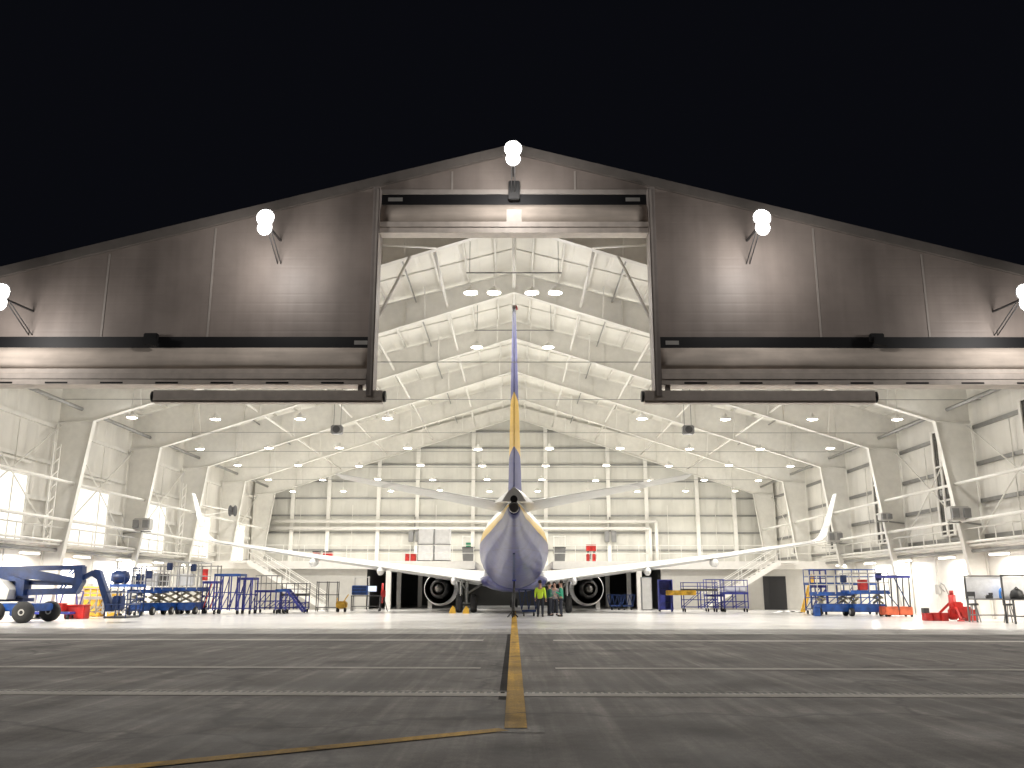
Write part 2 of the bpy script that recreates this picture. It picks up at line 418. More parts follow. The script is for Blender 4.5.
# back gable wall
b = MB(); b.prism([(-XW-.3,0),(XW+.3,0),(XW+.3,zr(XW)-.27),(0,H0-.27),(-XW-.3,zr(XW)-.27)], DB, DB+.3)
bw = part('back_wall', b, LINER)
for px in (292, 328, 378, 417, 473, 546, 609, 647, 698, 735):
    x = gx(px, DB-.2, 7); part('wind_post', MB().box(x-.16, x+.16, DB-.34, DB-.003, 3.3, zr(x)-.6), STEELB, bw)
b = MB()
for z in (4.7, 6.2, 7.7, 9.2, 10.7, 12.2, 13.7, 15.2):
    xm = min(XW, (H0-.4-z)/SL); b.box(-xm, xm, DB-.12, DB-.004, z-.07, z+.07)
part('wall_rail', b, GREYST, bw)
# white service pipes on the back wall
for (z, xe, yy) in ((7.15, gx(655,DB,7), DB-.7), (6.55, gx(650,DB,7)-.1, DB-.55)):
    part('service_pipe', MB().path([(-XW+1, yy, z), (xe, yy, z), (xe, yy, 3.3)], .15, 10), WHITE)
# windows and bright panels between the columns
for i in range(5):
    f, g = FR[i], FR[i+1]
    wn = part('side_window', MB().box(XW-.19, XW-.165, f+2.9, f+4.1, 4.2, 9.6), GLASSD)
    b = MB()
    for y in (f+2.6, f+3.35, f+4.1): b.box(XW-.25, XW-.163, y, y+.22, 4.1, 9.7)
    for z in (4.1, 5.9, 7.7, 9.6): b.box(XW-.24, XW-.162, f+2.83, f+4.1, z, z+.09)
    part('window_frame', b, WHITE, wn)
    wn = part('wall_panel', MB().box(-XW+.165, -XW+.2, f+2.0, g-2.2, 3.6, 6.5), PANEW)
    b = MB()
    for y in (f+1.9, g-2.2): b.box(-XW+.163, -XW+.26, y, y+.1, 3.55, 6.7)
    b.box(-XW+.163, -XW+.27, f+1.9, g-2.1, 6.5, 6.62); b.box(-XW+.163, -XW+.27, f+1.9, g-2.1, 7.1, 7.2)
    part('panel_frame', b, STEELB, wn)
# lattice ladders beside the left columns
for i in (0, 1, 3):
    f = FR[i]; b = MB()
    for (y) in (f-1.5, f-.9): b.bar((-21.9, y, 3.4), (-21.9, y, 8.2), .07)
    for k in range(8): b.bar((-21.9, f-1.5, 3.5+k*.6), (-21.9, f-.9, 3.9+k*.6), .04)
    part('lattice_post', b, STEELB)
# service gallery: trays and pipes along both sides
for s in (-1, 1):
    part('cable_tray', MB().box(*sorted((s*(XW-.17), s*(XW-1.0))), DP+.8, 63.9, 3.42, 3.5), STEELB)
    for (x, z, r) in ((21.75,3.62,.06),(21.75,4.25,.035),(22.0,3.2,.09)):
        part('gallery_pipe', MB().tube((s*x, DP+.8, z), (s*x, 63.9, z), r), GREYST if z < 3.3 else STEELB)
    y = DP+1
    while y < 63: part('gallery_post', MB().bar((s*21.75, y, 3.5), (s*21.75, y, 4.25), .04), STEELB); y += 1.45
    # pale lower lining of the side walls
    part('lower_lining', MB().box(*sorted((s*(XW-.003), s*(XW-.13))), DP+.5, 63.9, .006, 3.1), WHITE)

for x in (-17.5, -5.0, 5.0, 17.5):
    z = zr(x)-.75; part('sprinkler_pipe', MB().tube((x, FR[0]+.2, z), (x, FR[-1]-.2, z), .04, 6), RED if False else GREYST)
for px in (300, 352, 436, 590, 668, 716):
    x = gx(px, DB, 6); part('conduit', MB().tube((x, DB-.16, 3.4), (x, DB-.16, 8.6), .03, 6), STEEL)
for s in (-1, 1):
    for i in range(5):
        y = FR[i]+5.2; part('conduit', MB().tube((s*(XW-.22), y, .4), (s*(XW-.22), y, 9.0), .03, 6), STEEL)
        part('socket_box', MB().cbox((s*(XW-.25), y, 1.4), (.16,.35,.5), 0, 0, .02), LGREY)

# ---- mezzanine with rooms below, gap for the nose
DM = 64.0
ZS, ZT = 2.77, 3.32
for s in (-1, 1):
    part('mezzanine_slab', MB().box(*sorted((s*2.75, s*(XW-.02))), DM, DB-.02, ZS, ZT), WHITE)
    part('room_wall', MB().box(*sorted((s*10.4, s*(XW-.02))), DM+.35, DM+.55, .006, ZS-.003), PLASTER)
    part('dark_partition', MB().box(*sorted((s*10.42, s*10.6)), DM+.56, DB-.02, .006, ZS-.003), BAYSHADE)
    part('mezzanine_post', MB().box(*sorted((s*8.65, s*9.0)), DM+.05, DM+.4, .006, ZS-.003), WHITE)
    for x, y in ((8.3, 67), (7.0, 69.5), (5.9, 66), (4.0, 71)):
        part('mezzanine_post', MB().box(*sorted((s*x, s*(x+.3))), y, y+.3, .006, ZS-.003), LGREY)
    b = MB()
    for z in (ZT+.55, ZT+1.1): b.tube((s*2.85, DM+.08, z), (s*18.2, DM+.08, z), .025, 6); b.tube((s*19.6, DM+.08, z), (s*22.6, DM+.08, z), .025, 6)
    x = 2.85
    while x < 22.7:
        b.tube((s*x, DM+.08, ZT), (s*x, DM+.08, ZT+1.1), .022, 6); x += 1.5
    part('guard_rail', b, STEELB)
part('dark_back_wall', MB().box(-10.41, 10.41, DB-.2, DB-.14, .006, ZS-.004), BAYSHADE)
part('mezzanine_bridge', MB().box(-2.745, 2.745, DB-1.6, DB-.02, ZS+.002, ZT-.002), WHITE)
# under-mezzanine floor, shade of the unlit bay painted as grey
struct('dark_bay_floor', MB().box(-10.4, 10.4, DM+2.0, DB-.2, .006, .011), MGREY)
# black doorway on the right
dr = part('doorway', MB().box(gx(766,DM), gx(789,DM), DM+.31, DM+.347, .01, 2.3), BLACK)
part('door_leaf', MB().box(gx(771.5,DM), gx(788,DM), DM+.29, DM+.308, .02, 2.25), HOOD, dr)
# staircases
for s in (-1, 1):
    st = bpy.data.objects.new('staircase', None); C.objects.link(st); st.parent = hg; st.location = (0, DM-1.3-DP, 0)
    xt, xb = s*18.4, s*13.0
    for y in (0, 1.0):
        MB().bar((xt, y, ZT-.1), (xb, y, .12), .06, .34).build('stringer', WHITE, st)
        b = MB()
        for dz in (.55, 1.0): b.tube((xt, y, ZT+dz), (xb, y, .1+dz), .025, 6)
        for t in (0,.25,.5,.75,1): b.tube((xt+(xb-xt)*t, y, ZT+(.1-ZT)*t), (xt+(xb-xt)*t, y, ZT+1+(.1-ZT)*t), .022, 6)
        b.build('handrail', STEELB, st)
    b = MB()
    for k in range(16):
        t = (k+.5)/16; b.cbox((xt+(xb-xt)*t, .5, ZT+(.1-ZT)*t), (.3,.92,.04))
    b.build('tread', LGREY, st)
    MB().box(*sorted((xt, s*19.7)), -.05, 1.28, ZT-.16, ZT-.004).build('landing', WHITE, st)

# ------------------------------------------------------------------ front gable and doors
XS = 4.98      # half width of the tail slot
ZB1, ZB0 = 10.2, 8.42
ZS1 = gz(195, DP); ZS0 = gz(236, DP)
y0, y1 = DP, DP+.3
for s in (-1, 1):
    a = XS+.28
    part('gable_cladding', MB().prism([(s*a, ZB1), (s*(XW+.5), ZB1), (s*(XW+.5), zr(XW+.5)-.26), (s*a, zr(a)-.26)], y0, y1), CLAD)
    part('door_jamb', MB().box(*sorted((s*(XW-2.2), s*(XW+.5))), y0, y1, 0, ZB0), CLAD)
    part('verge_trim', MB().bar((0, DP-.19, H0-.11), (s*(XW+.8), DP-.19, zr(XW+.8)-.11), .06, .36), VERGE)
    for px in (214, 110, 0) if s < 0 else (814, 920, 1026):
        x = gx(px, DP, gz(250, DP)); part('cladding_joint', MB().box(x-.035, x+.035, DP-.02, DP-.002, ZB1+.05, zr(x)-.35), TRIM)
    # slot guide rail
    rl = part('guide_rail', MB().box(*sorted((s*(XS-.02), s*(XS+.22))), DP-.5, DP+.3, 8.0, ZS1+.1), DRAIL)
    part('rail_channel', MB().box(*sorted((s*(XS+.03), s*(XS+.09))), DP-.53, DP-.501, 8.0, ZS1), TRIM, rl)
    # side door, raised
    xa, xb = s*(XS+.24), s*(XW-2.0)
    dr = part('raised_side_door', MB(), FABRIC)
    bpy.data.objects.remove(dr)
    b = MB(); n = 60
    rings = []
    for k in range(n+1):
        x = xa+(xb-xa)*k/n; t = k/n
        sag = .012*math.sin(t*29)*math.sin(t*7)+.008*math.sin(t*61+1)
        rings.append([V((x, DP-.06-.02*math.sin(9*t), 9.86)), V((x, DP-.26-sag, 9.62-.02*math.sin(t*23))), V((x, DP-.38-sag*.6, 9.34)), V((x, DP-.44-sag, 9.16)), V((x, DP-.40, 9.02)), V((x, DP+.2, 9.0)), V((x, DP+.2, 9.86))])
    b.loft(rings)
    dr = part('raised_side_door', b, FABRIC)
    b = MB()
    b.box(*sorted((xa, xb)), DP-.42, DP+.28, ZB0+.42, 8.998); b.box(*sorted((xa, xb)), DP-.47, DP+.28, ZB0+.2, ZB0+.40); b.box(*sorted((xa, xb)), DP-.45, DP+.28, ZB0, ZB0+.19)
    b.box(*sorted((xa, xb)), DP-.40, DP+.26, ZB0+.18, ZB0+.44)
    for k in range(12):
        x = s*(6.4+k*1.95)
        if abs(x) < XW-3: b.box(x-.4, x+.4, DP-.456, DP-.44, ZB0+.03, ZB0+.09, 1)
    part('bottom_beam', b, [DBEAM, BLACK], dr)
    hd = part('door_hood', MB().box(*sorted((xa, xb)), DP-.03, DP+.02, 9.862, 10.28), HOOD, dr)
    x = gx(361 if s < 0 else 672, DP, 10.1)
    part('hood_plate', MB().box(x-.24, x+.24, DP-.036, DP-.031, 9.99, 10.14), LGREY, hd)
    x = gx(152 if s < 0 else 875, DP, 10.1)
    b = MB(); b.cbox((x, DP-.14, 10.22), (.5,.2,.3), 0, 0, .03); b.bar((x-.15, DP-.3, 10.08),(x+.3, DP-.3, 10.0), .12, .3)
    part('motor_box', b, BLACK, hd)
    # raised mullion lying under the side door
    p, q = gx(383 if s < 0 else 644, DP-.3, 8.1), gx(155 if s < 0 else 873, DP-.3, 8.1)
    ml = part('swing_mullion', MB().bar((p, DP-.3, 8.02), (q, DP-.3, 8.02), .36, .36), DBEAM)
    part('mullion_lip', MB().bar((p, DP-.3, 7.80), (q, DP-.3, 7.80), .30, .07), DBEAM, ml)
    part('end_cap', MB().tube((p-s*.02, DP-.3, 8.02), (p-s*.1, DP-.3, 8.02), .2, 12), BLACK, ml)
    part('end_cap', MB().tube((q+s*.02, DP-.3, 8.0), (q+s*.1, DP-.3, 8.0), .2, 12), BLACK, ml)
    b = MB(); b.cbox((s*(XS+.45), DP-.3, 8.25), (.16,.2,.34)); b.cbox((s*(XS+.1), DP-.3, 8.3), (.12,.16,.55))
    part('hinge_bracket', b, DRAIL, ml)
ztop = H0-.26
part('gable_cladding', MB().prism([(-XS-.279, ZS1+.02), (XS+.279, ZS1+.02), (XS+.279, zr(XS+.279)-.26), (0, ztop), (-XS-.279, zr(XS+.279)-.26)], y0, y1), CLAD)
for px in (452, 575):
    x = gx(px, DP, 16); part('cladding_joint', MB().box(x-.035, x+.035, DP-.02, DP-.002, ZS1+.15, zr(x)-.35), TRIM)
b = MB(); n = 30; rings = []
for k in range(n+1):
    x = -XS+.04+(2*XS-.08)*k/n
    rings.append([V((x, DP-.05, ZS1-.42)), V((x, DP-.2, ZS1-.6)), V((x, DP-.3, ZS1-.8)), V((x, DP-.32, ZS0+.42)), V((x, DP+.2, ZS0+.42)), V((x, DP+.2, ZS1-.42))])
b.loft(rings)
dr = part('raised_tail_door', b, FABRIC)
b = MB(); b.box(-XS+.03, XS-.03, DP-.36, DP+.2, ZS0+.22, ZS0+.418); b.box(-XS+.03, XS-.03, DP-.32, DP+.2, ZS0, ZS0+.2); b.box(-XS+.03, XS-.03, DP-.28, DP+.2, ZS0+.19, ZS0+.23)
b.box(-.28,.28,DP-.36,DP-.05,ZS0+.42,ZS0+.9)
part('bottom_beam', b, DBEAM, dr)
hd = part('door_hood', MB().box(-XS+.02, XS-.02, DP-.03, DP+.02, ZS1-.418, ZS1), HOOD, dr)
for x in (-4.45, 4.45): part('hood_plate', MB().box(x-.27, x+.27, DP-.036, DP-.031, ZS1-.27, ZS1-.12), LGREY, hd)
b = MB(); b.cbox((0, DP-.17, ZS1+.08), (.42,.26,.75), 0, 0, .03); part('motor_box', b, BLACK, hd)
part('slot_trim', MB().box(-XS-.25, XS+.25, DP-.05, DP-.004, ZS1+.02, ZS1+.2), TRIM)
# frame bracing just inside the slot
for s in (-1, 1):
    part('tail_door_brace', MB().tube((s*4.3, 34.75, 14.85), (s*5.12, 31.4, 10.9), .06), STEELB)
    part('tail_door_brace', MB().tube((s*3.2, 34.75, 15.2), (s*5.12, 31.4, 14.0), .045), STEELB)
part('collar_beam', MB().tube((-1.7, 34.6, 15.9), (1.7, 34.6, 15.9), .08), STEELB)
part('ridge_strut', MB().tube((0, DP+.4, ZRU+.3), (0, FR[-1], ZRU+.3), .1), STEELB)

# ------------------------------------------------------------------ lamps
ORD = ['first','second','third','fourth','fifth','sixth','seventh','eighth','ninth','tenth']
ROWS = [34.9, 42.2, 51.6, 59.0, 66.9, 74.6]
ROWN = ['row nearest the raised doors', 'second row from the doors', 'third row from the doors', 'fourth row from the doors', 'fifth row from the doors', 'row nearest the back wall']
lamp_d = bpy.data.lights.new('high_bay_beam', 'AREA'); lamp_d.shape = 'DISK'; lamp_d.size = .45; lamp_d.energy = 145; lamp_d.spread = R(130); lamp_d.color = (1,.972,.92)
pl = thing('pendant_light', '', 'pendant light', (0,0,0), 0, 'high bay lamps hanging from the roof')
MB().lathe([(.04,.30),(.06,.28),(.08,.16),(.22,.13),(.26,.05),(.26,-.02),(.24,-.0)], n=16).build('housing', STEELB, pl)
MB().lathe([(.001,-.05),(.12,-.045),(.2,-.02),(.235,.005),(.235,.02)], n=16).build('lens', LAMP, pl)
MB().tube((0,0,.30),(0,0,.95),.008,6).build('drop_rod', STEEL, pl)
def beam(parent, data, loc, rot=(0,0,0)):
    o = bpy.data.objects.new('lamp_beam', data); C.objects.link(o); o.parent = parent; o.location = loc; o.rotation_euler = rot; return o
beam(pl, lamp_d, (0,0,-.09))
lamp_u = bpy.data.lights.new('high_bay_refractor', 'POINT'); lamp_u.energy = 62; lamp_u.shadow_soft_size = .12; lamp_u.color = (1,.972,.92)
beam(pl, lamp_u, (0,0,-.30))
first = True
for r, D in enumerate(ROWS):
    part('light_cable', MB().tube((-XW+.2, D, 10.35), (XW-.2, D, 10.35), .018, 6), GREYST)
    for k in range(10):
        if (r == 0 and 3 <= k <= 6) or (r == 1 and k in (4,5)): continue
        x = (k-4.5)*4.1 + random.uniform(-.08,.08)
        o = pl if first else copy_tree(pl); first = False
        o.location = (x, D+random.uniform(-.05,.05), 9.4+random.uniform(-.05,.05)); o['label'] = 'round white high bay lamp, %s from the left in the %s' % (ORD[k - (4 if r == 0 and k > 6 else 2 if r == 1 and k > 5 else 0)], ROWN[r])
# lamps on bars under the ridge
for D, z, xs, nm in ((38.0, 14.35, (-1.95,-.9,.8,1.85), 'front'), (46.3, 14.1, (-2.0, 1.85), 'rear')):
    br = tag(MB().tube((-2.15, D, z+.95), (2.15, D, z+.95), .03, 6).tube((-2.0, D, z+.95), (-2.0, D, H0-SL*2-.4), .015, 6).tube((2.0, D, z+.95), (2.0, D, H0-SL*2-.4), .015, 6).build('lamp_bar', MGREY), 'thin horizontal lamp bar under the ridge, the %s one' % ('nearer' if nm == 'front' else 'farther'), 'lamp bar')
    for k, x in enumerate(xs):
        o = dup(pl, (x, D, z), 'bright ridge lamp, %s from the left on the %s bar under the ridge' % (ORD[k], 'nearer' if nm == 'front' else 'farther'))
        o.scale = (1.25,1.25,1)
# batten lights on the side walls
bd = bpy.data.lights.new('batten_beam', 'AREA'); bd.shape = 'RECTANGLE'; bd.size = 1.5; bd.size_y = .2; bd.energy = 95; bd.color = (1,.95,.86)
bt = thing('batten_light', '', 'strip light', (0,0,0), 0, 'strip lights under the side galleries')
MB().cbox((0,0,.04),(.16,1.6,.08)).build('housing', WHITE, bt)
MB().cbox((0,0,-.03),(.13,1.5,.05)).build('tube', BATTEN, bt)
beam(bt, bd, (0,0,-.07), (0,0,PI/2))
first = True
bdl = bd.copy(); bdl.name = 'bright_batten_beam'; bdl.energy = 190
for s, nm in ((-1,'left'),(1,'right')):
    for k, y in enumerate((36.5, 41, 46, 51, 56, 61)):
        o = bt if first else copy_tree(bt); first = False
        o.location = (s*21.95, y, 3.0 if False else 2.98); o.rotation_euler = (0,0,0)
        for c in o.children:
            if c.type == 'LIGHT': c.data = bdl if s < 0 else bd
        o['label'] = 'white strip light under the %s gallery, %s from the door' % (nm, ORD[k])
# floodlights on the gable
fd = bpy.data.lights.new('floodlight_beam', 'SPOT'); fd.energy = 2200; fd.spot_size = R(172); fd.spot_blend = 1; fd.shadow_soft_size = .25; fd.color = (1,.93,.84)
fp = bpy.data.lights.new('floodlight_spill', 'POINT'); fp.energy = 275; fp.shadow_soft_size = .3; fp.color = (1,.95,.9)
fl = thing('floodlight', 'bright double floodlight at the peak of the gable', 'floodlight', (0,0,0), 0, 'floodlights on the hangar gable')
MB().bar((0,2.1,.15),(0,.12,.0),.06).bar((-.06,2.09,-.75),(-.06,.5,-.05),.03).bar((.06,2.09,-.75),(.06,.5,-.05),.03).build('bracket', DKGREY, fl)
for dz, rr in ((.16,.33),(-.22,.27)):
    h = MB().lathe([(.001,.14),(rr*.7,.13),(rr,.02),(rr,-.02)], (0,0,dz), 'Y', 20).build('lamp_head', MGREY, fl)
    MB().lathe([(.001,-.1),(rr*.6,-.075),(rr*.96,-.005),(rr*.96,.0)], (0,0,dz), 'Y', 20).build('lens', FLOOD, h)
beam(fl, fd, (0,-.35,0), (R(-66),0,0)); beam(fl, fp, (0,-.25,-.72))
for k, (px, py, lb) in enumerate(((513,153,'bright double floodlight at the peak of the gable'), (265,222,'bright floodlight on the gable left of the tail slot'), (762,222,'bright floodlight on the gable right of the tail slot'),
        (0,297,'floodlight at the far left end of the gable, cut by the frame'), (1025,297,'floodlight at the far right end of the gable, cut by the frame'))):
    o = fl if k == 0 else copy_tree(fl)
    o.location = (gx(px, DP-2.1, gz(py, DP-2.1)), DP-2.1, gz(py, DP-2.1)); o['label'] = lb

# ------------------------------------------------------------------ airliner (s = metres from the nose)
YN = 74.8
ac = thing('airliner', 'white and navy twin engined airliner parked nose in, tail towards the apron', 'airliner', (0, YN, 0))
def fus_ring(s, zb, zt, hw, tb, ty):
    zc, hh = (zb+zt)/2, (zt-zb)/2; r = []
    th = [tb*i/8 for i in range(9)] + [tb+(ty-tb)*.5, ty] + [ty+(180-ty)*i/5 for i in range(1,6)]
    th = th + [360-t for t in th[-2:0:-1]]
    for t in th: a = R(t); r.append(V((hw*math.sin(a), -s, zc-hh*math.cos(a))))
    return r
ST = [(0,2.75,2.95,.06,100,112),(.5,2.35,3.5,.55,100,112),(1.4,1.95,4.1,1.0,100,112),(3,1.6,4.9,1.5,100,112),(5,1.42,5.35,1.8,100,112),(7,1.4,5.42,1.88,100,112),(15,1.4,5.42,1.88,102,112),
      (24,1.4,5.42,1.88,100,112),(26,1.5,5.42,1.86,98,112),(28,1.8,5.42,1.72,95,111),(30,2.2,5.41,1.44,94,111),(32,2.68,5.39,1.08,93,111),(34,3.2,5.34,.74,93,112),(35.5,3.6,5.28,.52,88,111),(36.8,3.97,5.14,.37,92,116),(37.6,4.2,5.02,.28,100,124),(38.1,4.36,4.9,.22,110,130)]
n1 = [0]*8+[1]*2+[2]*5
SEG = n1+n1[::-1]
b = MB(); b.loft([fus_ring(*q) for q in ST], caps=True, segm=SEG)
fus = b.build('fuselage', [ACB, ACY, ACW], ac)
b = MB(); b.tube((0,-38.05,4.62),(0,-38.5,4.63),.2,16); fx = b.build('tail_cone', ACW, fus)
MB().lathe([(.001,-38.3),(.15,-38.3),(.16,-38.56),(.19,-38.57)],(0,0,4.60),'Y',16,mats=[0,0,1]).build('exhaust_outlet', [SOOT, TITAN], fus)
MB().tube((0,-38.0,4.97),(0,-38.45,4.97),.15,12).build('tail_lamp', BLACK, fus)
# belly fairing
b = MB(); rr = []
for s, wd, zb in ((11.5,.8,1.5),(13.5,1.75,1.3),(16,2.05,1.2),(20,2.05,1.2),(22.5,1.8,1.25),(24.5,1.1,1.42)):
    rr.append([V((wd*math.sin(R(t)), -s, zb+.75-.75*math.cos(R(t)))) for t in (-95,-80,-60,-40,-20,0,20,40,60,80,95)]+[V((wd*.5,-s,2.4)),V((-wd*.5,-s,2.4))])
b.loft(rr); b.build('belly_fairing', ACB, ac)
# aerofoil sections
def foil(x, z, sle, chord, th, inc=0, n=9, dz=0):
    pts = []
    for k in range(n):
        t = (1-math.cos(PI*k/(n-1)))/2
        y = 5*th*(.2969*math.sqrt(t)-.126*t-.3516*t*t+.2843*t**3-.1015*t**4)
        pts.append((t, y))
    ring = [V((x, -(sle+t*chord), z + y*chord*1.15 - inc*t*chord)) for t, y in pts] + [V((x, -(sle+t*chord), z - y*chord*.85 - inc*t*chord)) for t, y in pts[-2:0:-1]]
    return ring
for s in (-1, 1):
    b = MB(); b.loft([foil(s*1.2,1.95,12.8,8.0,.13,.03), foil(s*1.9,2.05,13.3,7.5,.13,.03), foil(s*5.8,2.5,15.6,5.0,.12,.025), foil(s*11.5,3.2,19.2,3.3,.11,.02), foil(s*16.9,4.0,22.6,1.75,.1,.015)])
    wg = b.build('wing', ACG, ac)
    b = MB(); b.loft([foil(s*16.9,4.0,22.6,1.75,.1,.015), foil(s*17.25,4.13,22.95,1.5,.1), foil(s*17.5,4.5,23.25,1.25,.09)])
    rings = [foil(s*17.25,4.13,22.95,1.5,.1)]
    b2 = MB(); zz = ((16.9,4.0,22.6,1.75,0),(17.2,4.10,22.9,1.6,25),(17.42,4.32,23.15,1.4,55),(17.6,4.9,23.6,1.15,72),(17.95,6.6,24.6,.55,78))
    rr = []
    for x, z, sl, ch, cant in zz:
        ring = []
        for p in foil(0,0,sl,ch,.09): a = R(cant); ring.append(V((s*(x - p.z*math.sin(a)), p.y, z + p.z*math.cos(a))))
        rr.append(ring)
    b2.loft(rr); b2.build('winglet', ACW, wg); b.bm.free()
    for x, L in ((3.6,1.9),(7.9,2.6),(11.6,2.2)):
        sle = 20.6 if x < 6 else 15.6+5.0+(x-5.8)*.31+ (.2 if x > 10 else .1)
        zc = 2.0+(x-1.9)*.125-.28
        rr = []
        for t, r in ((0,.02),(.15,.13),(.4,.2),(.7,.2),(.9,.12),(1,.03)):
            rr.append([V((s*x+r*.8*math.cos(a*PI/5), -(sle-L*.72+t*L), zc-.08*t+r*1.25*math.sin(a*PI/5))) for a in range(10)])
        MB().loft(rr).build('flap_fairing', ACW, wg)
    # flaps: thin rear surface slightly proud
    # engine
    ex, ez = s*4.86, 1.42
    en = bpy.data.objects.new('engine', None); C.objects.link(en); en.parent = ac; en.location = (ex, -12.2, ez)
    MB().lathe([(.78,1.0),(.8,.3),(.93,.02),(1.02,.1),(1.1,-.7),(1.12,-1.6),(1.06,-2.4),(.97,-3.0),(.955,-3.0),(.9,-2.4),(.88,-1.2)],(0,.0,0),'Y',40,mats=[0]*8+[1]*2).build('nacelle', [ACW, SOOT], en)
    MB().lathe([(.88,-1.3),(.6,-1.3)],(0,0,0),'Y',40).build('fan_duct', SOOT, en)
    MB().lathe([(.66,-1.3),(.66,-2.6),(.56,-3.3),(.44,-3.75),(.42,-3.75),(.40,-3.2)],(0,0,0),'Y',32,mats=[1,1,1,0,0]).build('core_cowl', [TITAN, DKGREY], en)
    MB().lathe([(.40,-3.2),(.33,-3.2)],(0,0,0),'Y',32).build('core_duct', SOOT, en)
    MB().lathe([(.30,-3.2),(.27,-3.7),(.14,-4.1),(.001,-4.3)],(0,0,0),'Y',24).build('exhaust_plug', TITAN, en)
    rr = []
    for y, zb, zt, wd in ((-.6,.95,1.05,.05),(-1.6,.9,1.25,.2),(-2.8,.8,1.1,.22),(-3.8,.6,1.0,.2),(-5.2,.75,.95,.06)):
        rr.append([V((-wd,y,zb)),V((wd,y,zb)),V((wd,y,zt)),V((-wd,y,zt))])
    MB().loft(rr, sm=False).build('pylon', ACG, en)
    # tailplane
    b = MB(); b.loft([foil(s*.3,4.95,32.8,4.3,.1), foil(s*.9,5.03,33.3,3.95,.1), foil(s*7.15,5.93,37.3,1.75,.09), foil(s*7.25,5.95,37.6,1.3,.04)])
    b.build('tailplane', ACG, ac)
    # main gear
    lg = bpy.data.objects.new('main_gear', None); C.objects.link(lg); lg.parent = ac; lg.location = (s*2.86, -19.5, 0)
    MB().tube((0,0,.55),(0,0,2.1),.11,12).tube((0,0,.55),(0,-.05,1.3),.08,10).build('strut', ALU, lg)
    MB().tube((0,0,1.1),(-s*1.1,.1,1.8),.06,8).tube((0,-.1,1.3),(s*.5,-.4,2.1),.05,8).bar((0,-.22,.75),(0,-.3,1.75),.05,.18).build('side_brace', GREYST, lg)
    MB().tube((-.55,0,.56),(.55,0,.56),.07,10).build('axle', GREYST, lg)
    for dx in (-.43, .43):
        wh = MB().lathe([(.3,-.19),(.46,-.19),(.54,-.12),(.56,0),(.54,.12),(.46,.19),(.3,.19)],(dx,0,.56),'X',28).build('wheel', RUBBER, lg)
        MB().lathe([(.001,-.1),(.2,-.12),(.3,-.17),(.3,.17),(.2,.12),(.001,.1)],(dx,0,.56),'X',20).build('rim', LGREY, wh)
    MB().cbox((s*.35,.1,1.55),(.05,.9,1.1)).build('gear_door', ACW, lg)
# fin
def finring(z, sle, chord, th):
    r = []
    for p in foil(0,0,sle,chord,th): r.append(V((p.z, p.y, z)))
    return r
lv = [(4.9,29.5,8.0,.10),(5.6,31.0,6.75,.095),(7.2,32.55,5.55,.095),(9.4,34.65,4.0,.09),(11.6,36.7,2.65,.085),(12.75,37.75,1.9,.08)]
bands = [ACW, ACB, ACY, ACB, ACB]
fin = None
b = MB()
for k in range(5):
    b.loft([finring(*lv[k]), finring(*lv[k+1])], m={0:1,1:1,2:2,3:1,4:1}[k], caps=(k in (4,)))
fin = b.build('fin', [ACW, FINB, FINY], ac)
MB().loft([[V((-.10,-26.5,5.4)),V((.10,-26.5,5.4)),V((0,-26.5,5.45))],[V((-.25,-31.5,5.3)),V((.25,-31.5,5.3)),V((0,-31.5,6.05))]]).build('dorsal_fin', ACW, fin)
MB().loft([[V((-.08,-y,z)),V((.08,-y,z)),V((.06,-y,z+.16)),V((-.06,-y,z+.16))] for y, z in ((37.6,12.74),(39.5,12.74))], sm=False).build('fin_cap', ACW, fin)
# white fairing where tailplane meets fuselage
rr = []
for s_, wd, zz in ((33,.9,5.2),(35,.95,5.15),(37.2,.85,5.05),(38.2,.5,5.02)):
    rr.append([V((-wd,-s_,zz-.12)),V((wd,-s_,zz-.12)),V((wd*.45,-s_,zz+.3)),V((0,-s_,zz+.48)),V((-wd*.45,-s_,zz+.3))])
MB().loft(rr, sm=False).build('tail_fairing', ACW, ac)
MB().lathe([(.001,.2),(.09,.15),(.12,0)],(.05,-38.9,12.9),'Z',12).build('beacon', RED, fin)
# nose gear
ng = bpy.data.objects.new('nose_gear', None); C.objects.link(ng); ng.parent = ac; ng.location = (0,-4,0)
MB().tube((0,0,.35),(0,.1,1.7),.07,10).build('strut', ALU, ng)
for dx in (-.2,.2): MB().lathe([(.1,-.1),(.3,-.1),(.34,0),(.3,.1),(.1,.1)],(dx,0,.34),'X',20).build('wheel', RUBBER, ng)

MB().loft([[V((-.05,-y,z)),V((.05,-y,z)),V((.04,-y,z+.2)),V((-.04,-y,z+.2))] for y, z in ((27.5,1.62),(29.2,1.9),(31.5,2.5),(33.2,2.96))], sm=False).build('belly_reflection', NAVY, fus)  # dark strip built in for the ground line reflected in the belly
# tail steady under the rear fuselage
ts = thing('tail_steady', 'black tail steady pole standing under the airliner tail', 'tail support', (-.06, 46.0, .006))
MB().tube((0,0,.05),(.08,0,1.78),.05,10).build('pole', BLACK, ts)
MB().tube((.02,0,.05),(.05,0,1.2),.085,10).build('sleeve', BLACK, ts)
MB().cbox((.08,0,1.82),(.2,.3,.08)).build('saddle', DBLUE, ts)
b = MB()
for k in range(3): a = k*2*PI/3+.5; b.bar((0,0,.3),(.3*math.cos(a),.3*math.sin(a),.02),.05)
b.build('base', BLACK, ts)

def crate(name, label, cat, x, y, z, d, m, lidm=None, rz=0):
    t = thing(name, label, cat, (x,y,z), rz)
    MB().cbox((0,0,d[2]*.45),(d[0],d[1],d[2]*.9),0,0,min(d)*.06).build('body', m, t)
    MB().cbox((0,0,d[2]*.95),(d[0]*1.04,d[1]*1.04,d[2]*.1),0,0,min(d)*.03).build('lid', lidm or m, t)
    return t
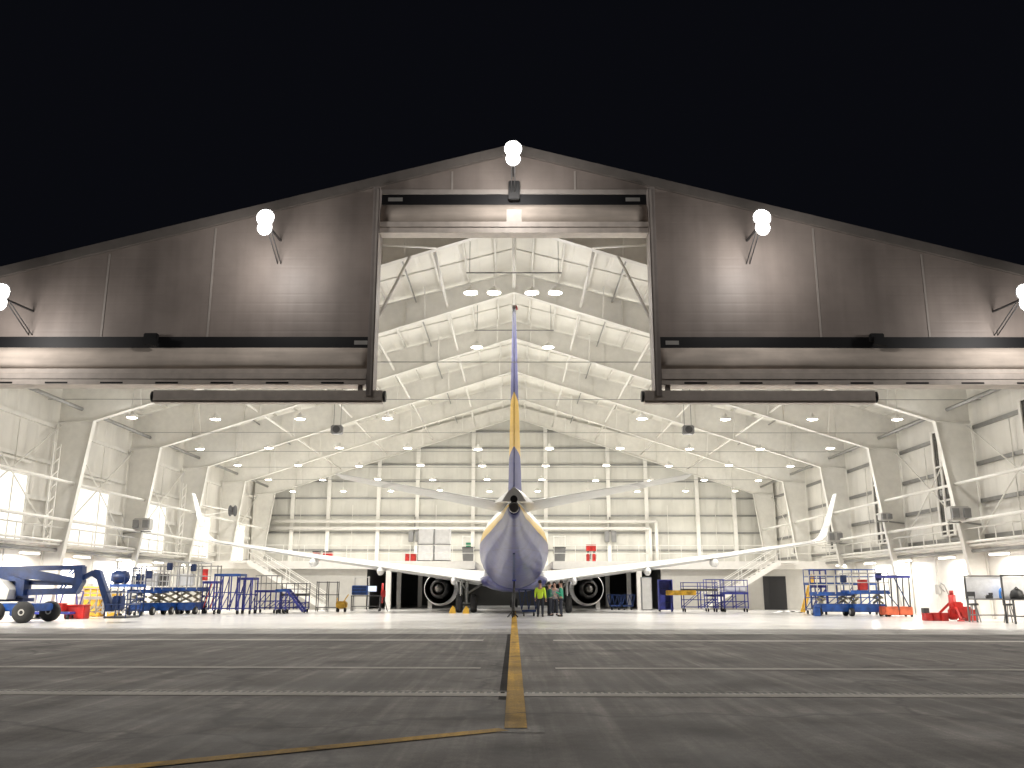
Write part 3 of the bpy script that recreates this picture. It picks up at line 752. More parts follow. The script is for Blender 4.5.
# docking gates at the edges of the mezzanine gap
for s, nm in ((-1,'left'),(1,'right')):
    D = 64.3; x = s*3.25
    ds = thing('docking_gate', 'grey panelled docking gate on the mezzanine edge, %s of the airliner' % nm, 'docking gate', (x, D, ZT), 0, 'docking gates beside the fuselage')
    MB().hexa([(-.36,0,0),(.36,0,0),(.36,.6,0),(-.36,.6,0),(-.44,0,.95),(.44,0,.95),(.44,.6,.95),(-.44,.6,.95)]).build('side_panel', MGREY, ds)
    for dx in (-.4,.4): MB().cbox((dx,.05,1.3),(.09,.09,1.0)).build('guard_post', WHITE, ds)
    MB().tube((-.4,.05,1.7),(.4,.05,1.7),.03).build('guard_rail', WHITE, ds)
    MB().cbox((0,.3,.98),(.9,.62,.05)).build('cap', DKGREY, ds)
    if s < 0: crate('tool_box', 'small green box on top of the left docking gate', 'box', x, D+.3, ZT+1.006, (.36,.3,.3), GREENP)

# ------------------------------------------------------------------ equipment builders
def castors(t, w, d, r=.1, m=RUBBER):
    for sx in (-1,1):
        for sy in (-1,1):
            MB().lathe([(.02,-.04),(r,-.035),(r,.035),(.02,.04)],(sx*(w/2-r),sy*(d/2-r),r),'X',14).build('wheel', m, t)
def stand(px, D, w, d, h, rail, label, m=DBLUE, deckm=None, steps=None, rz=0, group='blue access stands on the hangar floor', rm=None, bays=2):
    """wheeled access stand: legs, deck, braces, guard rail, optional steps"""
    t = thing('access_stand', label, 'access stand', (gx(px, D), D, .006), rz, group)
    for k in range(bays+1):
        x = -w/2+.04+(w-.08)*k/bays
        for y in (-d/2+.04, d/2-.04): MB().bar((x,y,.2),(x,y,h),.06).build('leg', m, t)
    b = MB()
    for k in range(bays):
        xa, xb = -w/2+.04+(w-.08)*k/bays, -w/2+.04+(w-.08)*(k+1)/bays
        for y in (-d/2+.04, d/2-.04): b.bar((xa,y,.3),(xb,y,h-.15) if k % 2 == 0 else (xb,y,h*.6),.04)
    for z in (.3, h*.55):
        for y in (-d/2+.04, d/2-.04): b.bar((-w/2,y,z),(w/2,y,z),.045)
        for x in (-w/2+.04, w/2-.04): b.bar((x,-d/2,z),(x,d/2,z),.045)
    b.build('brace', m, t)
    MB().cbox((0,0,h),(w,d,.14)).build('deck', deckm or m, t)
    if rail:
        b = MB()
        for z in (h+rail*.5, h+rail):
            for y in (-d/2+.03, d/2-.03): b.tube((-w/2,y,z),(w/2,y,z),.025,6)
            for x in (-w/2+.03, w/2-.03): b.tube((x,-d/2,z),(x,d/2,z),.025,6)
        for k in range(bays+1):
            x = -w/2+.03+(w-.06)*k/bays
            for y in (-d/2+.03, d/2-.03): b.tube((x,y,h),(x,y,h+rail),.025,6)
        b.build('guard_rail', rm or m, t)
    if steps:
        b = MB(); L = h*.75
        for y in (-d/2+.1, d/2-.1): b.bar((steps*w/2,y,h),(steps*(w/2+L),y,.1),.05,.12)
        n = max(3, int(h/.25))
        for k in range(n): tt = (k+.5)/n; b.cbox((steps*(w/2+L*tt),0,h-(h-.1)*tt),(.22,d-.2,.03))
        b.build('steps', m, t)
    castors(t, w, d, .11)
    return t
def rack(px, D, w, d, h, n, label, m=DKGREY, bays=2, name='shelf_rack', cat='shelf rack', sm=None):
    t = thing(name, label, cat, (gx(px, D), D, .006))
    for k in range(bays+1):
        x = -w/2+.03+(w-.06)*k/bays
        for y in (-d/2+.03, d/2-.03): MB().bar((x,y,.0),(x,y,h),.05).build('upright', m, t)
    for k in range(n): MB().cbox((0,0,.25+(h-.3)*k/max(1,n-1)),(w,d,.05)).build('shelf', sm or m, t)
    return t
def scissor(px, D, h, label, w=1.15, L=2.2, rz=0, rail=1.1):
    t = thing('scissor_lift', label, 'scissor lift', (gx(px, D), D, .006), rz, 'blue scissor lifts')
    MB().cbox((0,0,.42),(w*.82,L*.92,.42),0,0,.05).build('chassis', BLUE, t)
    for sx in (-1,1):
        for sy in (-1,1):
            wh = MB().lathe([(.08,-.09),(.2,-.1),(.22,-.05),(.22,.05),(.2,.1),(.08,.09)],(sx*(w/2-.12),sy*L*.36,.22),'X',20).build('wheel', RUBBER, t)
            MB().lathe([(.001,-.1),(.13,-.105),(.13,.105),(.001,.1)],(sx*(w/2-.12),sy*L*.36,.22),'X',14).build('hub', LGREY, wh)
    n = max(1, round((h-.7)/.3)); dz = (h-.7)/n
    for k in range(n):
        for sx in (-1,1):
            z0, z1 = .66+k*dz, .66+(k+1)*dz
            MB().bar((sx*w*.33,-L*.4,z0),(sx*w*.33,L*.4,z1),.05,.1).build('scissor_arm', SCIS, t)
            MB().bar((sx*w*.27,L*.4,z0),(sx*w*.27,-L*.4,z1),.05,.1).build('scissor_arm', SCIS, t)
    MB().cbox((0,0,h),(w,L,.2),0,0,.02).build('platform', BLUE, t)
    b = MB()
    for z in (h+rail*.5, h+rail):
        for sx in (-1,1): b.tube((sx*w*.48,-L/2,z),(sx*w*.48,L/2,z),.025,6); b.tube((-w*.48,sx*L/2,z),(w*.48,sx*L/2,z),.025,6)
    for x in (-1,0,1):
        for y in (-1,1): b.tube((x*w*.48,y*L/2,h),(x*w*.48,y*L/2,h+rail),.025,6)
    b.build('guard_rail', LGREY, t)
    MB().cbox((w*.25,-L*.46,h+rail*.8),(.3,.2,.4),0,0,.03).build('control_box', NAVY, t)
    return t
def trolley(px, D, w, d, h, label, m=DBLUE, load=None, rz=0):
    t = thing('trolley', label, 'trolley', (gx(px, D), D, .006), rz)
    MB().cbox((0,0,.28),(w,d,.1)).build('deck', m, t)
    b = MB()
    for k in range(3):
        x = -w/2+w*k/2; b.bar((x,d/2,.3),(x-.15,d/2,h),.05); b.bar((x,d/2,.3),(x+.2,d/2,h),.05)
    b.bar((-w/2-.15,d/2,h),(w/2+.2,d/2,h),.05); b.build('handle_frame', m, t)
    castors(t, w, d, .11)
    return t
def bench(px, D, w, d, h, label, m=MGREY, topm=None, back=0, rz=0):
    t = thing('workbench', label, 'workbench', (gx(px, D), D, .006), rz)
    MB().cbox((0,0,h),(w,d,.06)).build('worktop', topm or m, t)
    for sx in (-1,1):
        for sy in (-1,1): MB().bar((sx*(w/2-.05),sy*(d/2-.05),0),(sx*(w/2-.05),sy*(d/2-.05),h),.06).build('leg', m, t)
    MB().cbox((0,0,.3),(w-.1,d-.1,.04)).build('lower_shelf', m, t)
    if back:
        MB().cbox((0,d/2-.03,h+back/2),(w,.03,back)).build('back_panel', PLASTW, t)
        for sx in (-1,1): MB().bar((sx*(w/2-.03),d/2-.06,h),(sx*(w/2-.03),d/2-.06,h+back+.05),.06).build('upright', DKGREY, t)
        MB().bar((-w/2,d/2-.06,h+back+.05),(w/2,d/2-.06,h+back+.05),.06).build('top_rail', DKGREY, t)
    return t
def extinguisher(x, y, z, label):
    t = thing('fire_extinguisher', label, 'fire extinguisher', (x,y,z), 0, 'red fire extinguishers')
    MB().lathe([(.001,0),(.12,.0),(.13,.05),(.13,.5),(.09,.58),(.04,.62)],n=14).build('cylinder', RED, t)
    MB().tube((0,0,.6),(0,0,.72),.04,8).bar((-.08,0,.72),(.1,0,.76),.04).build('valve', BLACK, t)
    MB().path([(.05,0,.7),(.16,0,.6),(.16,0,.2)],.02,6).build('hose', BLACK, t)
    return t

# ------------------------------------------------------------------ boom lift (left)
D = 39.0
bl = thing('boom_lift', 'navy blue articulated boom lift with black wheels at the left edge', 'boom lift', (gx(22, D), D, .006))
kx = lambda px: gx(px, D, 1)-gx(22, D); kz = lambda py: gz(py, D)
for px, yy in ((8,-1),(37,-1),(8,1),(37,1)):
    X = kx(px)+(.1 if yy > 0 else 0)
    wh = MB().lathe([(.2,-.17),(.38,-.17),(.43,-.1),(.43,.1),(.38,.17),(.2,.17)],(X,yy*1.0,.43),'Y',28).build('wheel', RUBBER, bl)
    MB().lathe([(.001,-.1),(.1,-.19),(.2,-.13),(.2,.13),(.1,.15),(.001,.1)],(X,yy*1.0,.43),'Y',18).build('rim', LGREY, wh)
MB().cbox(((kx(22)),0,.62),(1.9,1.7,.32),0,0,.05).cbox((kx(30),-.75,.5),(.7,.3,.45),0,0,.04).build('chassis', BLUE, bl)
b = MB(); b.prism([(kx(-30),1.0),(kx(17),.95),(kx(18.5),1.35),(kx(10),1.72),(kx(-2),1.85),(kx(-30),1.9)],-.85,-.15); b.build('engine_cover', LGREY, bl)
MB().prism([(kx(-30),.85),(kx(24),.85),(kx(24),1.0),(kx(18),1.0),(kx(18),1.9),(kx(-30),1.9)],-.1,.8).build('turntable', NAVY, bl)
MB().prism([(kx(-30),1.95),(kx(14),1.9),(kx(26),1.75),(kx(26),1.1),(kx(19),1.1),(kx(17),1.7),(kx(-30),1.7)],-.32,.3).build('riser_foot', NAVY, bl)
b = MB(); b.bar((kx(-25),0,kz(570)),(kx(80),0,kz(568)),.26,.2); b.build('upper_link', NAVY, bl)
b = MB(); b.prism([(kx(-25),kz(568)),(kx(20),kz(568.5)),(kx(76),kz(579)),(kx(76),kz(584)),(kx(30),kz(580)),(kx(-25),kz(579))],-.14,.14); b.build('telescopic_boom', NAVY, bl)
b = MB(); b.bar((kx(20),0,kz(593)),(kx(77),0,kz(591.5)),.24,.26); b.bar((kx(22),.16,kz(583)),(kx(77),.16,kz(584)),.1,.2); b.build('lower_link', NAVY, bl)
b = MB(); b.prism([(kx(73),kz(566)),(kx(81),kz(567)),(kx(82),kz(583)),(kx(77),kz(594)),(kx(70),kz(595)),(kx(74),kz(583))],-.2,.2); b.build('knuckle', NAVY, bl)
b = MB()
for q in (66, 69.5): b.bar((kx(q),-.05,kz(575)),(kx(q+4),-.05,kz(569)),.06,.05); b.bar((kx(q-7),-.05,kz(590)),(kx(q-4),-.05,kz(585)),.06,.05)
b.build('tie_bar', BLUE, bl)
b = MB(); b.bar((kx(80),0,kz(579)),(kx(91),0,kz(573)),.16,.2); b.prism([(kx(88),kz(575)),(kx(93),kz(570)),(kx(98),kz(571)),(kx(112),kz(603)),(kx(114),kz(612)),(kx(108),kz(612)),(kx(105),kz(603)),(kx(96),kz(580))],-.15,.15)
b.build('jib', NAVY, bl)
bk = MB(); xa, xb = kx(113), kx(134)
bk.box(xa,xb,-.7,.7,.18,.26); bk.build('basket_floor', DKGREY, bl)
b = MB()
for z in (.75,1.25):
    for y in (-.7,.7): b.tube((xa,y,z),(xb,y,z),.025,6)
    for x in (xa,xb): b.tube((x,-.7,z),(x,.7,z),.025,6)
for x in (xa,(xa+xb)/2,xb):
    for y in (-.7,.7): b.tube((x,y,.2),(x,y,1.25),.025,6)
b.build('basket_rail', NAVY, bl)
MB().cbox((xa+.25,0,.8),(.35,.6,.6),0,0,.05).build('control_box', NAVY, bl)

# left side group, front to back
t = trolley(52, 43, 1.9, .8, 1.25, 'purple blue low trolley with slanted frame behind the boom lift', DBLUE)
crate('crate', 'red crate on the left end of the low purple trolley', 'crate', gx(57,43), 43, .35, (.55,.5,.38), RED)
crate('crate', 'red crate on the right, under the boom knuckle', 'crate', gx(76,43.5), 43.5, .006, (.95,.6,.65), RED)
o = stand(98, 44.5, 2.1, .8, .95, .45, 'pale barred low stand standing behind the boom jib', m=LGREY, bays=6, group=None); o['category'] = 'barred stand'
crate('storage_bin', 'yellow bin behind the boom knuckle', 'bin', gx(92,47), 47, .006, (1.0,.8,1.5), YEL)
crate('storage_bin', 'yellow bin between the jib and the first scissor lift', 'bin', gx(113,47), 47, .006, (.5,.5,1.3), YEL, DKGREY)
stand(125, 48, 1.5, 1.0, 1.55, .9, 'navy stand with a rounded machine on it, left of the scissor lifts', m=NAVY, deckm=BLUE)
t = thing('compressor', 'dark blue barrel shaped machine on the navy stand', 'compressor', (gx(120.5,48,2), 48, 1.63))
MB().lathe([(.001,-.42),(.25,-.4),(.34,-.25),(.34,.25),(.25,.4),(.001,.42)],(0,0,.36),'X',20).build('tank', NAVY, t)
for sx in (-.22,.22): MB().cbox((sx,0,.06),(.08,.4,.12)).build('foot', DKGREY, t)
scissor(146, 50.5, 1.25, 'blue scissor lift with lowest platform, beside the navy stand', 1.5, 2.2)
scissor(167, 51.5, 1.35, 'blue scissor lift in the middle of the three, grey rails raised high', 1.25, 2.2, 0, 1.55)
scissor(191, 52.3, 1.35, 'blue scissor lift on the right of the three, beside the red sign', 1.2, 2.2, 0, 1.5)
t = rack(178, 54.5, 4.6, .7, 2.75, 3, 'tall grey shelving standing behind the scissor lifts', GREYST, 4)
for k, (px, w_, h_, m_, lb) in enumerate(((141,.45,.7,NAVY,'dark blue drum box left on the top of the tall grey shelving'),(153,.8,.75,PLASTW,'white wrapped carton on the tall grey shelving'),(164,.4,.7,DKGREY,'narrow dark carton on the tall grey shelving'),(186,.9,.7,PLASTW,'white wrapped carton at the right end of the tall grey shelving'))):
    crate('carton', lb, 'carton', gx(px,54.5,2), 54.5, 1.56, (w_,.5,h_), m_)
t = stand(210, 53, .9, .8, 1.75, 0, 'small purple stand with red rails right of the scissor lifts', m=DBLUE, rm=RED, steps=None)
MB().bar((-.3,-.35,.3),(.1,-.35,1.7),.05).bar((.1,-.35,.3),(.3,-.35,1.2),.05).build('red_rail', RED, t)
tag(MB().box(gx(203,57,3),gx(209,57,3),56.9,56.96,1.9,2.6).build('wall_sign', RED), 'small red sign panel above the purple stand', 'sign')
o = bpy.data.objects['wall_sign']
MB().tube((gx(206,57,2),57,.006),(gx(206,57,2),57,1.95),.03,8).build('post', GREYST, o)
stand(228, 52, 1.5, 1.2, 2.15, 0, 'tall blue stand with thick deck between the sign and the long stands', m=DBLUE, deckm=BLUE, bays=3)
stand(246, 52.5, .9, 1.2, 1.95, 0, 'blue stand slightly lower, joined right of the tall blue one', m=DBLUE, steps=None, bays=2)
stand(267, 54, 1.3, 1.2, 1.25, .9, 'blue stand with thin high guard rails and steps, left of the low pair', m=DBLUE, rm=GREYST, steps=None)
stand(282, 53, .65, 1.0, 1.3, 0, 'short blue stand with steps down to the right', m=DBLUE, deckm=BLUE, steps=1, bays=1)
stand(295, 55, 1.5, 1.0, 1.05, .65, 'grey decked low stand with a dark rail, rightmost of the blue stands at the left', m=DBLUE, deckm=DKGREY, rm=DKGREY)
rack(327, 58, 1.35, .6, 1.85, 3, 'open dark shelf rack against the grey wall left of the yellow machine', DKGREY, 2)
# yellow machine
t = thing('floor_machine', 'yellow wheeled machine on the floor left of the blue workstation', 'machine', (gx(341.5,57), 57, .006))
MB().cbox((0,0,.42),(.65,.6,.45),0,0,.08).build('body', YEL, t)
MB().bar((.1,0,.6),(.4,0,1.05),.06).bar((-.3,0,.6),(-.3,.0,.85),.06).build('handle', YEL, t)
castors(t,.7,.6,.13)
t = bench(366, 59, 1.9, .7, .95, 'dark workbench carrying a screen beside the left white post', DKGREY)
o = thing('tool_cabinet', 'blue tool cabinet on the dark workbench left of the screen', 'cabinet', (gx(360,59,1), 59, .986))
MB().cbox((0,0,.33),(1.0,.5,.6),0,0,.03).build('body', BLUE, o)
for k in range(3): MB().cbox((0,-.26,.14+k*.19),(.9,.02,.15)).build('drawer', NAVY, o)
o = thing('monitor', 'lit white monitor on the dark workbench', 'monitor', (gx(372.5,59,1), 58.9, .986))
MB().cbox((0,0,.42),(.6,.05,.4),0,0,.01).build('casing', BLACK, o); MB().cbox((0,-.03,.42),(.54,.006,.34)).build('screen', SCREEN, o); MB().cbox((0,.05,.12),(.08,.05,.24)).cbox((0,.02,.015),(.3,.2,.03)).build('foot', BLACK, o)
rack(361, 61, 1.0, .4, 2.2, 3, 'tall thin grey rack behind the blue tool cabinet', LGREY, 1)
t = thing('red_jack', 'small red tripod jack leaning beside the left white post', 'jack', (gx(382,58.5), 58.5, .006))
for k in range(3): a = k*2*PI/3; MB().bar((0,0,1.2),(.35*math.cos(a),.35*math.sin(a),0),.05).build('leg', DKGREY, t)
MB().tube((0,0,.5),(0,0,1.75),.07,10).build('column', RED, t); MB().cbox((.05,0,1.1),(.3,.2,.45),0,0,.04).build('body', RED, t)

# mezzanine contents
for k, (px0, px1, lb) in enumerate(((418,434,'left white wrapped pallet on the mezzanine'),(434.5,451,'right white wrapped pallet on the mezzanine'))):
    D = 67; xc, ww = gx((px0+px1)/2, D, 4), gx(px1, D, 4)-gx(px0, D, 4)
    t = thing('wrapped_pallet', lb, 'pallet load', (xc, D, ZT), 0, 'wrapped pallets on the mezzanine')
    MB().cbox((0,0,.06),(ww,.9,.12)).build('pallet', DKGREY, t)
    MB().cbox((0,0,.7),(ww-.05,.85,1.14),0,0,.03).build('lower_load', PLASTW, t); MB().cbox((0,0,1.85),(ww-.05,.85,1.1),0,0,.03).build('upper_load', PLASTW, t)
    MB().bar((-ww/2,-.46,1.28),(ww/2,-.46,1.28),.05).bar((-ww/2+.03,-.46,.1),(-ww/2+.03,-.46,2.4),.05).build('strap', MGREY, t)
crate('crate', 'red crate left of the wrapped pallets on the mezzanine', 'crate', gx(411,67,3.6), 67, ZT, (.8,.6,.6), RED)
for px, lb in ((316.5,'left one of two dark red boxes on the left mezzanine'),(328,'right one of two dark red boxes on the left mezzanine')):
    crate('red_box', lb, 'box', gx(px,66,3.8), 66, ZT, (.5 if px < 320 else .65,.5,.75), RED, DKGREY)
extinguisher(gx(588,66,4), 66, ZT, 'left red fire extinguisher on the right mezzanine'); extinguisher(gx(594,66,4), 66, ZT, 'right red fire extinguisher on the right mezzanine')
t = tag(MB().box(gx(586,67,5),gx(596,67,5),67.0,67.05,ZT+.82,ZT+1.3).build('fire_point_board', RED), 'red fire point board above the two extinguishers', 'sign')
MB().bar((gx(591,67,4),67.08,ZT),(gx(591,67,4),67.08,ZT+1.2),.06).build('post', GREYST, t)
for px, nm in ((414,'left'),(611,'right')):
    t = thing('wall_cabinet', 'pair of small grey cabinets on the back wall post, %s of the tail' % nm, 'cabinet', (gx(px,78,6), DB-.5, 5.35), 0, 'grey cabinets on the back wall')
    for dx in (-.3,.3): MB().cbox((dx,0,.5),(.42,.3,.95),0,0,.03).build('body', MGREY, t)
    MB().tube((0,.05,.95),(0,.05,2.2),.05).build('conduit', GREYST, t)
# right side under the mezzanine
for k, px in enumerate((615.5, 628)):
    trolley(px, 63, .7, .6, 1.0, 'dark blue cage trolley in the dark bay, %s of the right white post' % ('farther left' if k == 0 else 'just left'), NAVY)
t = thing('steel_locker', 'grey steel locker against the wall right of the white post', 'locker', (gx(647,62), 62, .006))
MB().cbox((0,0,1.1),(.7,.5,2.2),0,0,.02).build('body', MGREY, t); MB().cbox((0,-.26,1.1),(.6,.02,2.05)).build('door', LGREY, t)
t = thing('tool_cabinet', 'tall blue open tool cabinet at the right of the right engine', 'cabinet', (gx(666,59), 59, .006))
b = MB(); b.box(-.45,.45,.2,.25,.1,2.0); b.box(-.45,-.4,-.25,.2,.1,2.0); b.box(.4,.45,-.25,.2,.1,2.0); b.box(-.4,.4,-.25,.2,.1,.16); b.box(-.4,.4,-.25,.2,1.94,2.0); b.build('carcass', DBLUE, t)
for k in range(3): MB().cbox((0,-.03,.55+k*.45),(.78,.42,.03)).build('shelf', NAVY, t)
MB().cbox((-.25,-.27,.6),(.4,.02,.9)).build('door', DBLUE, t); castors(t,.9,.5,.05)
stand(700, 58, 2.2, .9, 1.35, .45, 'blue stand with a yellow beam across its front, right of the blue cabinet', m=DBLUE, deckm=DKGREY)
t = tag(MB().cbox((gx(681,57.4,1), 57.35, 1.18),(1.9,.1,.3),0,0,.02).build('yellow_beam', YEL), 'yellow beam resting along the front of the blue stand', 'beam')
MB().bar((gx(671,57.4,1), 57.36, .006),(gx(671,57.4,1), 57.36, 1.03),.06).build('foot', DBLUE, t)
stand(715, 59, 1.2, .9, 1.0, 1.0, 'open blue stand with cross braces, in the middle of the right row', m=DBLUE, deckm=DBLUE)
stand(735, 58, 1.6, .9, 1.15, .8, 'blue stand with a pale board behind, in front of the right stairs', m=DBLUE)
crate('carton', 'pale flat carton on the blue stand in front of the right stairs', 'carton', gx(732,58,1.4), 58, 1.23, (.8,.4,.35), PLASTW)
crate('carton', 'small pale carton at the right end of the blue stand before the stairs', 'carton', gx(742,58,1.4), 58, 1.23, (.35,.4,.38), PLASTW)
# yellow ladder
D = 57
t = thing('step_ladder', 'yellow ladder leaning beside the blue scaffold stack', 'ladder', (gx(805.5,D), D, .006))
for y in (0,.5): MB().bar((-.1,y,0),(.75,y+.1,2.3),.09,.12).build('stile', YEL, t)
b = MB()
for k in range(7): tt = .08+k*.14; b.bar((-.1+.85*tt,0,2.3*tt),(-.1+.85*tt,.5,2.3*tt),.05)
b.build('rung', YEL, t)
# blue scaffold stack = scissor lifts + stands
D = 50
scissor(833, D, 1.15, 'blue lift at the left of the right hand stack of blue machines', 2.0, 1.3, 0, 1.0)
scissor(867, D-.5, 1.25, 'blue lift with a red box, at the right of the stack of blue machines', 2.2, 1.3, 0, 1.0)
stand(842, 52.5, 3.8, 1.2, 1.7, .8, 'long blue platform standing behind the stacked blue machines', m=BLUE, bays=4)
stand(820, 52.2, .7, .9, 1.55, .9, 'narrow blue stand beside the yellow ladder', m=DBLUE, bays=1)
crate('red_box', 'bright red box on the blue lift, among the right hand machines', 'box', gx(861,49.4,1.6), 49.2, 1.36, (.42,.4,.55), RED)
crate('blue_bin', 'small bright blue bin on the floor at the foot of the blue stack', 'bin', gx(817,49), 49, .006, (.3,.3,.5), BLUE)
t = thing('folding_stand', 'blue topped slanted stand with orange red base boxes', 'access stand', (gx(896,48.5), 48.5, .006))
MB().cbox((0,0,2.05),(1.5,.9,.14)).build('deck', DBLUE, t)
for x0, x1 in ((-.65,-.65),(.0,.05),(.62,.68)):
    for y in (-.4,.4): MB().bar((x0,y,.35),(x1,y,2.0),.06).build('leg', DKGREY, t)
MB().bar((-.1,-.42,2.0),(.6,-.42,.4),.05).bar((-.55,-.42,1.2),(.0,-.42,.5),.04).build('brace', NAVY, t)
for k in range(2): MB().cbox((-.36+k*.74,0,.3),(.7,.9,.44),0,0,.03).build('base_box', ORNG, t)
castors(t,1.5,.9,.08)
# red jacks
D = 42.2
t = thing('hydraulic_jack', 'bright red tripod hydraulic jack with hose beside the workbenches', 'jack', (gx(954,D), D, .006))
MB().tube((0,0,.2),(0,0,1.15),.16,16).tube((0,0,1.15),(0,0,1.35),.09,12).build('cylinder', RED, t)
for k in range(3):
    a = k*2*PI/3+.4; MB().bar((.1*math.cos(a),.1*math.sin(a),.8),(.85*math.cos(a),.85*math.sin(a),.08),.1).build('leg', RED, t)
    MB().lathe([(.001,0),(.16,0),(.16,.05),(.05,.08)],(.85*math.cos(a),.85*math.sin(a),0),'Z',12).build('foot_pad', RED, t)
MB().path([(-.1,0,1.1),(-.3,0,1.6),(-.45,0,1.7),(-.5,0,1.5),(-.3,0,1.3)],.03,8).build('hose', LGREY, t)
MB().cbox((.1,-.2,.6),(.45,.35,.5),0,0,.06).cbox((.45,-.1,.38),(.55,.45,.5),0,0,.06).cbox((-.2,-.35,.3),(.35,.3,.5),0,0,.05).build('pump', RED, t)
for k, (px, w_, h_, lb) in enumerate(((927.5,.5,.34,'leftmost red bin of the row of low red bins beside the jack'),(934,.45,.36,'middle red bin of the row of low red bins beside the jack'),(941,.5,.36,'rightmost red bin of the row, touching the red jack'))):
    crate('red_bin', lb, 'bin', gx(px,D), D-.1*k, .006, (.31,.5,h_), RED)
crate('red_case', 'red case on the floor between the jack and the workbenches', 'case', gx(970,D), D, .006, (.55,.5,.5), RED)
crate('dark_case', 'small dark machine on the leftmost red bin', 'case', gx(926,D), D, .35, (.25,.3,.22), DKGREY)
# workbenches at right edge
bench(992, 40.5, 1.75, .8, .98, 'grey workbench with a white back panel near the right edge', MGREY, back=.95)
bench(1030, 38.6, 1.7, .8, .98, 'dark workbench with a grey panel cut by the right edge', DKGREY, back=.95)
t = thing('water_bottle', 'blue water bottle on the workbench with the white panel', 'bottle', (gx(1004,40.4,1), 40.4, 1.01))
MB().lathe([(.001,0),(.19,0),(.2,.05),(.2,.32),(.16,.42),(.07,.5),(.06,.58)],n=18).build('body', BLUEB, t); MB().tube((0,0,.58),(0,0,.64),.07,12).build('cap', BLUEB, t)
t = thing('helmet_bag', 'black rounded bag on the dark workbench at the right edge', 'bag', (gx(1017,38.5,1), 38.5, 1.01))
MB().lathe([(.001,0),(.26,0),(.28,.15),(.22,.33),(.1,.42),(.001,.44)],n=18).build('body', BLACK, t); MB().path([(-.1,0,.38),(0,0,.5),(.1,0,.38)],.02,6).build('strap', BLACK, t)
t = thing('bench_vice', 'small dark vice at the middle of the white backed workbench', 'vice', (gx(989,40.4,1), 40.4, 1.01))
MB().cbox((0,0,.08),(.25,.2,.16),0,0,.02).cbox((0.08,0,.2),(.1,.18,.1)).build('body', DKGREY, t); MB().tube((-.2,0,.12),(.2,0,.12),.02,8).build('screw', ALU, t)
for k, (px, Dd, lb) in enumerate(((975,40.3,'tall grey stool left of the white backed workbench'),(1010,39.6,'grey stool between the two workbenches'))):
    t = thing('stool', lb, 'stool', (gx(px,Dd), Dd, .006))
    MB().lathe([(.001,.72),(.2,.72),(.22,.76),(.2,.8),(.001,.81)],n=16).build('seat', DKGREY, t)
    for a in range(4): MB().bar((.1*math.cos(a*PI/2+.7),.1*math.sin(a*PI/2+.7),.72),(.25*math.cos(a*PI/2+.7),.25*math.sin(a*PI/2+.7),0),.035).build('leg', MGREY, t)
    MB().bar((-.15,.12,.8),(-.15,.12,1.25),.03).bar((.15,.12,.8),(.15,.12,1.25),.03).cbox((0,.13,1.2),(.36,.04,.2)).build('backrest', DKGREY, t)
# heaters and wall boxes
for px, py, D, lb in ((337,430,50.5,'grey fan heater hanging below the left roof slope'),(688,430,50.5,'grey fan heater hanging below the right roof slope')):
    z = gz(py,D); x = gx(px,D,z)
    t = thing('fan_heater', lb, 'heater', (x,D,z-.3), 0, 'fan heaters under the roof')
    MB().cbox((0,0,.3),(.65,.5,.5),0,0,.05).build('casing', MGREY, t); MB().lathe([(.001,-.28),(.2,-.28),(.22,-.24)],(0,0,.3),'Y',16).build('fan', DKGREY, t)
    MB().tube((-.2,0,.5),(-.2,0,zr(x)-.35-z+.3),.02,6).tube((.2,0,.5),(.2,0,zr(x)-.35-z+.3),.02,6).build('hanger', GREYST, t)
for s, f, z, lb in ((1,FR[1],4.55,'grey air unit bracketed to the nearest right column'),(1,FR[3],4.4,'grey air unit bracketed to the right column behind the winglet'),(-1,FR[2],4.6,'grey air unit bracketed to the left column above the scissor lifts'),(1,FR[2],5.2,'small dark air unit on the middle right column')):
    t = thing('air_unit', lb, 'air unit', (s*21.2, f-.55, z), 0, 'air units on the columns')
    b = .55 if 'small' not in lb else .35
    MB().cbox((0,0,b*.7),(b*1.7,.6,b*1.2),0,0,.05).build('casing', LGREY, t)
    for k in range(2): MB().cbox((-.25*b*2+k*.5*b*2,-.36,b*.7),(b*.6,.1,b*.8)).build('grille', MGREY, t)
    MB().bar((0,.3,0),(0,.5,0),.6,.06).bar((s*.4,.35,.0),(s*1.3,.5,-.1),.08).build('bracket', GREYST, t)
t = thing('hose_reel', 'dark round hose reel on an arm at the left wall near the back', 'hose reel', (gx(233,62,7), 62, gz(511,62)), 0)
MB().lathe([(.08,-.2),(.38,-.2),(.38,-.14),(.28,-.12),(.28,.12),(.38,.14),(.38,.2),(.08,.2)],(0,0,0),'X',18).build('reel', DKGREY, t)
MB().bar((0,0,0),(-21.4-gx(233,62,7),-1.5,.3),.07).bar((0,0,0),(-21.4-gx(233,62,7),-1.5,-.5),.05).build('arm', STEELB, t)

# floor puddle of light reflections is left to the floor gloss; tarpaulin on the floor near the doorway
b = MB(); rr = []
for k in range(8):
    a = k/7; rr.append([V((-.9+1.8*a, y, .01+.12*abs(math.sin(k*1.7+y*3))*math.sin(PI*a))) for y in (-.5,-.25,0,.25,.5)])
b.loft(rr, closed=False, caps=False)
o = b.build('plastic_sheet', PLASTW); o.location = (gx(788,56),56,.012); tag(o, 'crumpled white plastic sheet on the floor in front of the black doorway', 'plastic sheet')

